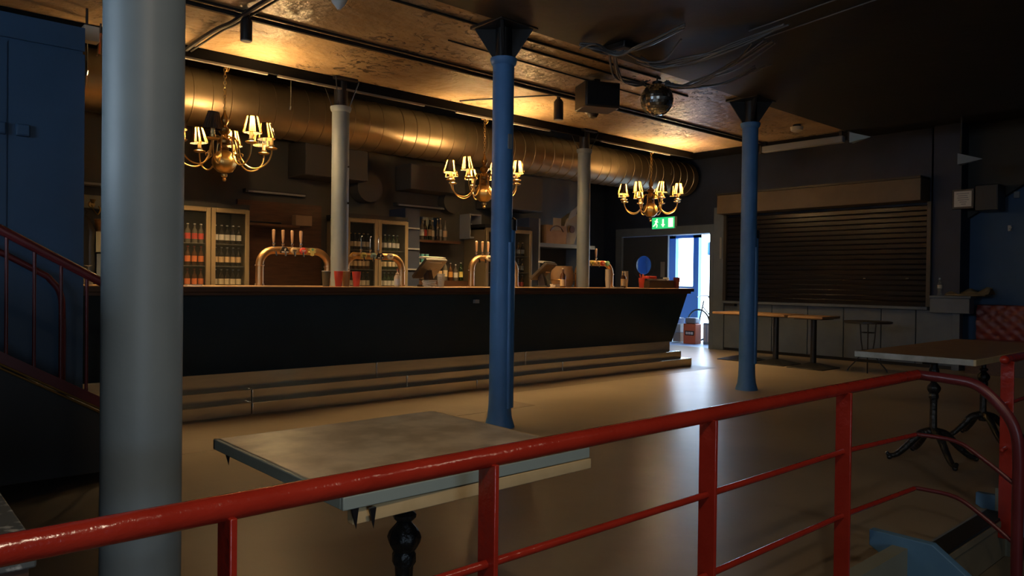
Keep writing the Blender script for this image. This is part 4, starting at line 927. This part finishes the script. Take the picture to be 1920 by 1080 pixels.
def cast_pedestal(t, x, y, h, feet=True):
    """ornate cast iron column with four scrolled feet"""
    prof = [(.028, .16), (.036, .18), (.03, .21), (.024, .24), (.0225, .41), (.024, .44), (.031, .452), (.031, .474), (.027, .482), (.033, .49), (.041, .505), (.0445, .52), (.040, .535), (.026, .552), (.018, .562), (.030, .574), (.031, .583), (.020, .592), (.0175, .605), (.020, .62), (.031, .636), (.033, .645), (.028, .662), (.022, .672), (.022, .712)]
    s = (h-.035)/.712
    MB().lathe([(r, z*s) for r, z in prof], (x, y, 0), 32, flute=8, famp=.05).build('pedestal', 'iron', t)
    MB().box((x-.16, y-.02, h-.045), (x+.16, y+.02, h-.03)).box((x-.02, y-.16, h-.045), (x+.02, y+.16, h-.03)).build('support_cross', 'iron', t)
    for k in range(4):
        q = k*PI/2+PI/4; d = Vector((math.cos(q), math.sin(q), 0)); c = Vector((x, y, 0))
        pts = [c+d*.02+Vector((0, 0, .2)), c+d*.09+Vector((0, 0, .18)), c+d*.17+Vector((0, 0, .1)), c+d*.24+Vector((0, 0, .04)), c+d*.29+Vector((0, 0, .03)), c+d*.31+Vector((0, 0, .05))]
        MB().tube(smooth_path(pts, 4), [.03-.018*i/20 for i in range(21)], 10).ball(c+d*.29+Vector((0, 0, .018)), .018, 10, 6).build('foot', 'iron', t)
# near table
t = thing('cafe_table', 'worn square cafe table on iron pedestal behind the red rail', 'table', (1.14, 1.73, 0)); tx, ty = 1.14, 1.73
hw = .375
MB().box((-hw+.012, -hw+.03, .725), (hw-.012, hw-.012, .752)).build('tabletop', 'tabletop', t, .002)
for a, b, mt in (((-hw, -hw+.03, .722), (-hw+.012, hw, .75), 'table_edge'), ((hw-.012, -hw+.03, .722), (hw, hw, .75), 'wood_edge'), ((-hw, hw-.012, .722), (hw, hw, .75), 'table_edge'), ((-hw, -hw+.018, .722), (hw, -hw+.03, .75), 'table_edge')):
    MB().box(a, b).build('edge_strip', mt, t, .002)
MB().add([(-hw+.03, -hw+.03, .684), (hw+.0, -hw+.012, .694), (hw+.0, -hw+.045, .694), (-hw+.03, -hw+.055, .684), (-hw+.03, -hw+.03, .718), (hw+.0, -hw+.012, .721), (hw+.0, -hw+.045, .721), (-hw+.03, -hw+.055, .718)], [(0,3,2,1),(4,5,6,7),(0,1,5,4),(1,2,6,5),(2,3,7,6),(3,0,4,7)]).build('apron_batten', 'wood_edge', t, .002)
for x, y in ((-hw+.03, hw-.03), (-hw+.03, -hw+.02), (-hw+.06, -hw+.0)):
    MB().add([(x-.008, y, .722), (x+.008, y, .722), (x+.004, y+.004, .676), (x-.008, y+.008, .722), (x+.008, y+.008, .722)], [(0, 1, 2), (4, 3, 2), (0, 3, 4, 1), (1, 4, 2), (3, 0, 2)]).build('loose_bracket', 'black', t)
cast_pedestal(t, -.02, -.05, .735)
# right table
t = thing('long_table', 'long worn wood table on two iron pedestals at right', 'table', (6.2, 1.9, 0))
MB().box((-1.0, -.36, .715), (.98, .36, .75)).build('tabletop', 'wood', t, .004)
MB().box((-1.015, -.365, .712), (-1.0, .365, .751)).build('end_edge', 'worn_white', t, .003)
MB().box((-1.015, -.378, .712), (.98, -.36, .751)).build('side_edge', 'wood_edge', t, .003)
cast_pedestal(t, -.60, 0, .72); cast_pedestal(t, .45, 0, .72)
# near left table corner
t = thing('stone_top_table', 'speckled stone topped table at left picture edge', 'table', (-.1, 1.78, 0))
MB().box((-.34, -.32, .71), (.34, .32, .75)).build('tabletop', 'granite', t, .004)
MB().box((-.33, -.31, .66), (.33, .31, .71)).build('apron', 'wood_dark', t)
for sx in (-.28, .28):
    for sy in (-.26, .26): MB().box((sx-.025, sy-.025, 0), (sx+.025, sy+.025, .66)).build('leg', 'wood_dark', t, .003)

# ------------------------------------------------------------------ red railing in front
RY, RZ, RX = 1.2, .83, 3.35
t = thing('red_railing', 'glossy red tubular railing crossing the foreground', 'railing', (1.8, RY, 0)); O = (1.8, RY, 0)
top = [(-1.2, RY, RZ), (-.3, RY, RZ), (.6, RY, RZ), (1.5, RY, RZ), (2.4, RY, RZ), (RX-.02, RY, RZ)]
MB(O).tube(top, .0215, 20).build('top_rail', 'red', t)
ret = smooth_path([(RX, RY+.004, RZ), (RX, 1.08, RZ-.005), (RX, .98, RZ-.02), (RX, .90, RZ-.09), (RX, .85, RZ-.17), (RX, .835, RZ-.28), (RX, .835, RZ-.5), (RX, .835, -.45)], 6)
MB(O).tube(ret, .0205, 16).ball((RX, RY, RZ), .0222, 14, 8).build('return_rail', 'maroon', t)
posts = (.46, 1.01, 1.82, 2.67)
for x in posts:
    MB(O).box((x-.006, RY-.0275, -.1), (x+.006, RY+.0275, RZ-.012)).build('post', 'red', t, .002)
MB(O).box((-.4-.006, RY-.0275, -.1), (-.4+.006, RY+.0275, RZ-.012)).build('post', 'red', t, .002)
xs = [-.4]+list(posts)+[RX-.02]
for z, zc in ((.605, .58), (.375, .355)):
    for a, b in zip(xs[:-1], xs[1:]):
        MB(O).tube([(a, RY, z+.0), (b, RY, z+(0 if b < 3 else zc-z))], .0095, 12).build('mid_rail', 'red', t)
    MB(O).tube(smooth_path([(RX-.02, RY, zc), (RX, RY-.015, zc), (RX, 1.05, zc-.005), (RX, .95, zc-.06), (RX, .84, zc-.14)], 5), .0085, 10).build('return_mid_rail', 'maroon', t)
# right hand stair railing
t = thing('stair_railing', 'red railing post cut by the right picture edge', 'railing', (4.5, 1.2, 0)); O = (4.5, 1.2, 0)
MB(O).tube([(4.42, 1.17, .83), (4.6, 1.17, .83), (7.5, 1.17, .83)], .022, 16).ball((4.42, 1.17, .83), .0225, 14, 8).build('top_rail', 'red', t)
MB(O).box((4.47, 1.14, -.1), (4.482, 1.20, .82)).build('post', 'red', t, .002)
for z in (.6, .37): MB(O).tube([(4.40, 1.17, z), (7.5, 1.17, z)], .010, 12).ball((4.40, 1.17, z), .012, 10, 6).build('mid_rail', 'red', t)

# platform edge and the short stair down to the camera's level
struct(MB().box((-3, 1.19, -.45), (RX-.04, 1.25, .125)).build('trim_5', 'fascia'))
struct(MB().box((4.6, 1.19, -.45), (12.3, 1.25, .125)).build('trim_6', 'fascia'))
def stringer(label, x, z=0.):
    prof = [(1.345, .165+z), (1.10, .165+z), (.40, -.33+z), (.40, -.45), (.52, -.45), (1.06, -.06+z), (1.345, .10+z)]
    o = MB((x, 1.0, -.45)).prism(prof, x-.022, x+.022, 0).build('stair_stringer', 'blue_board', None, .003); return tag(o, label, 'stringer')
stringer('blue painted stair stringer board left of the steps', 3.27)
stringer('blue painted stair stringer board right of the steps', 4.63, -.085)
t = thing('short_stair', 'scuffed pale wooden steps leading down between blue boards', 'stairs', (3.8, .9, -.45)); O = (3.8, .9, -.45)
MB(O).box((3.30, 1.2, -.225), (4.6, 1.245, -.015)).build('riser', 'pale_wood', t)
MB(O).box((3.30, 1.185, -.045), (4.6, 1.2, -.012)).build('edge_batten', 'pale_wood', t, .002)
MB(O).box((3.30, 1.19, -.012), (4.6, 1.285, .003)).build('nosing', 'rubber', t, .002)
MB(O).box((3.30, 1.285, .0), (4.6, 1.295, .006)).build('nosing_strip', 'plastic_grey', t)
MB(O).box((3.30, .88, -.255), (4.6, 1.2, -.225)).build('tread', 'pale_wood', t, .003)
MB(O).box((3.30, .89, -.45), (4.6, .915, -.255)).build('riser', 'pale_wood', t)
# crumpled film on the steps
rr = random.Random(4); t = thing('crumpled_wrapper', 'crumpled shiny wrapper lying on the pale step', 'wrapper', (3.92, 1.10, -.224))
m = MB(); N = 7; vs_ = []
for i in range(N+1):
    for j in range(N+1): vs_.append((-.07+.14*i/N+rr.uniform(-.01, .01), -.05+.10*j/N+rr.uniform(-.01, .01), abs(rr.gauss(0, .022))+.003))
m.add(vs_, [(i*(N+1)+j, (i+1)*(N+1)+j, (i+1)*(N+1)+j+1, i*(N+1)+j+1) for i in range(N) for j in range(N)]).build('film', 'steel', t)

# ------------------------------------------------------------------ stairs going up at left
t = thing('staircase', 'dark staircase with maroon banister rising to the left', 'stairs', (1.0, 5.6, 0)); O = (1.0, 5.6, 0)
SY = 5.1
hz_ = lambda x: 1.46-.566*(x-.65)
sz_ = lambda x: .70-.60*(x-.65)
for k in range(9):
    x1 = 1.55-.28*k; MB(O).box((x1-.28, SY+.06, 0), (x1, 6.18, .168*(k+1))).build('step', 'wall_dark', t)
xa, xb = -1.0, 1.6
MB(O).prism([(xa, 0), (xb-.05, 0), (xb-.05, sz_(xb)-.0), (xa, sz_(xa)-.02)], SY, SY+.05, 1).build('side_panel', 'wall_dark', t)
MB(O).prism([(xa, sz_(xa)), (xb, sz_(xb)), (xb, sz_(xb)+.07), (xa, sz_(xa)+.07)], SY-.01, SY+.05, 1).build('string_board', 'maroon', t)
for d in (0, .022):
    MB(O).tube([(xa, SY-.018, sz_(xa)-.004-d), (xb, SY-.018, sz_(xb)-.004-d)], .007, 8).build('brass_edge', 'brass', t)
MB(O).tube([(xa, SY, hz_(xa)), (1.46, SY, hz_(1.46)), (1.5, SY, hz_(1.5)-.03), (1.52, SY, hz_(1.52)-.1), (1.52, SY, .0)], .028, 14).build('handrail', 'maroon', t)
x = .68-.136*9
while x < 1.45:
    MB(O).tube([(x, SY, sz_(x)+.06), (x, SY, hz_(x)-.02)], .0095, 10).build('baluster', 'maroon', t); x += .136
YF = 6.12
h2 = lambda x: 1.43-.566*(x-.65)
MB(O).tube(smooth_path([(-1, YF, h2(-1)), (.4, YF, h2(.4)), (.98, YF, h2(.98)), (1.08, YF, h2(1.08)-.02), (1.14, YF, h2(1.14)-.09), (1.15, YF, .85), (1.15, YF, .3)], 6), .022, 12).build('wall_handrail', 'maroon', t)
MB(O).box((1.13, YF-.02, .2), (1.17, YF+.02, .9)).build('newel', 'maroon', t, .004)
# odds in the gap under the ceiling at left
t = thing('wall_bracket_lamp', 'small pale box lamp at top of the gap by near column', 'lamp', (1.42, 6.62, 3.1))
MB().box((-.05, -.05, -.06), (.06, .05, .06)).build('body', 'plaster', t, .006)
MB().tube([(-.02, 0, .05), (-.02, 0, .2)], .01, 8).build('rod', 'black', t)
t = thing('hanging_tassel', 'reddish hanging bunting tassel in gap by near column', 'decoration', (1.56, 6.9, 3.02))
for k in range(7): MB().tube([(0, 0, .2), (random.uniform(-.06, .06), random.uniform(-.03, .03), .0+random.uniform(-.02, .02))], .006, 5).build('strand', 'cup_brown' if k % 2 else 'orange', t)
MB().tube([(0, 0, .19), (0, 0, .27)], .008, 6).build('cord', 'black', t)

# ------------------------------------------------------------------ lamp of the lower level, behind the camera
def pendant(label, loc, watts, color):
    t = thing('pendant_lamp', label, 'lamp', loc)
    MB().lathe([(.15, 0), (.14, .06), (.06, .12), (.02, .14)], n=24, closed_top=False).build('shade', 'plastic_dark', t)
    MB().ball((0, 0, .04), .045, 16, 10).build('bulb', 'lamp_glow', t)
    MB().tube([(0, 0, .14), (0, 0, 3.28-loc[2])], .005, 6).build('flex', 'black', t)
    L = bpy.data.lights.new('pendant_light', 'POINT'); L.energy = watts; L.color = color; L.shadow_soft_size = .05
    o = bpy.data.objects.new('pendant_light', L); col.objects.link(o); o.parent = t; o.location = (0, 0, -.02)
pendant('dark pendant lamp over the lower level behind the camera', (.35, -.05, 2.4), 46, (1, .80, .58))
pendant('unseen pendant lamp added to brighten the short steps', (2.5, -.5, 2.4), 16, (1, .80, .58))  # added out of view to brighten the steps, fascia and rails at lower right
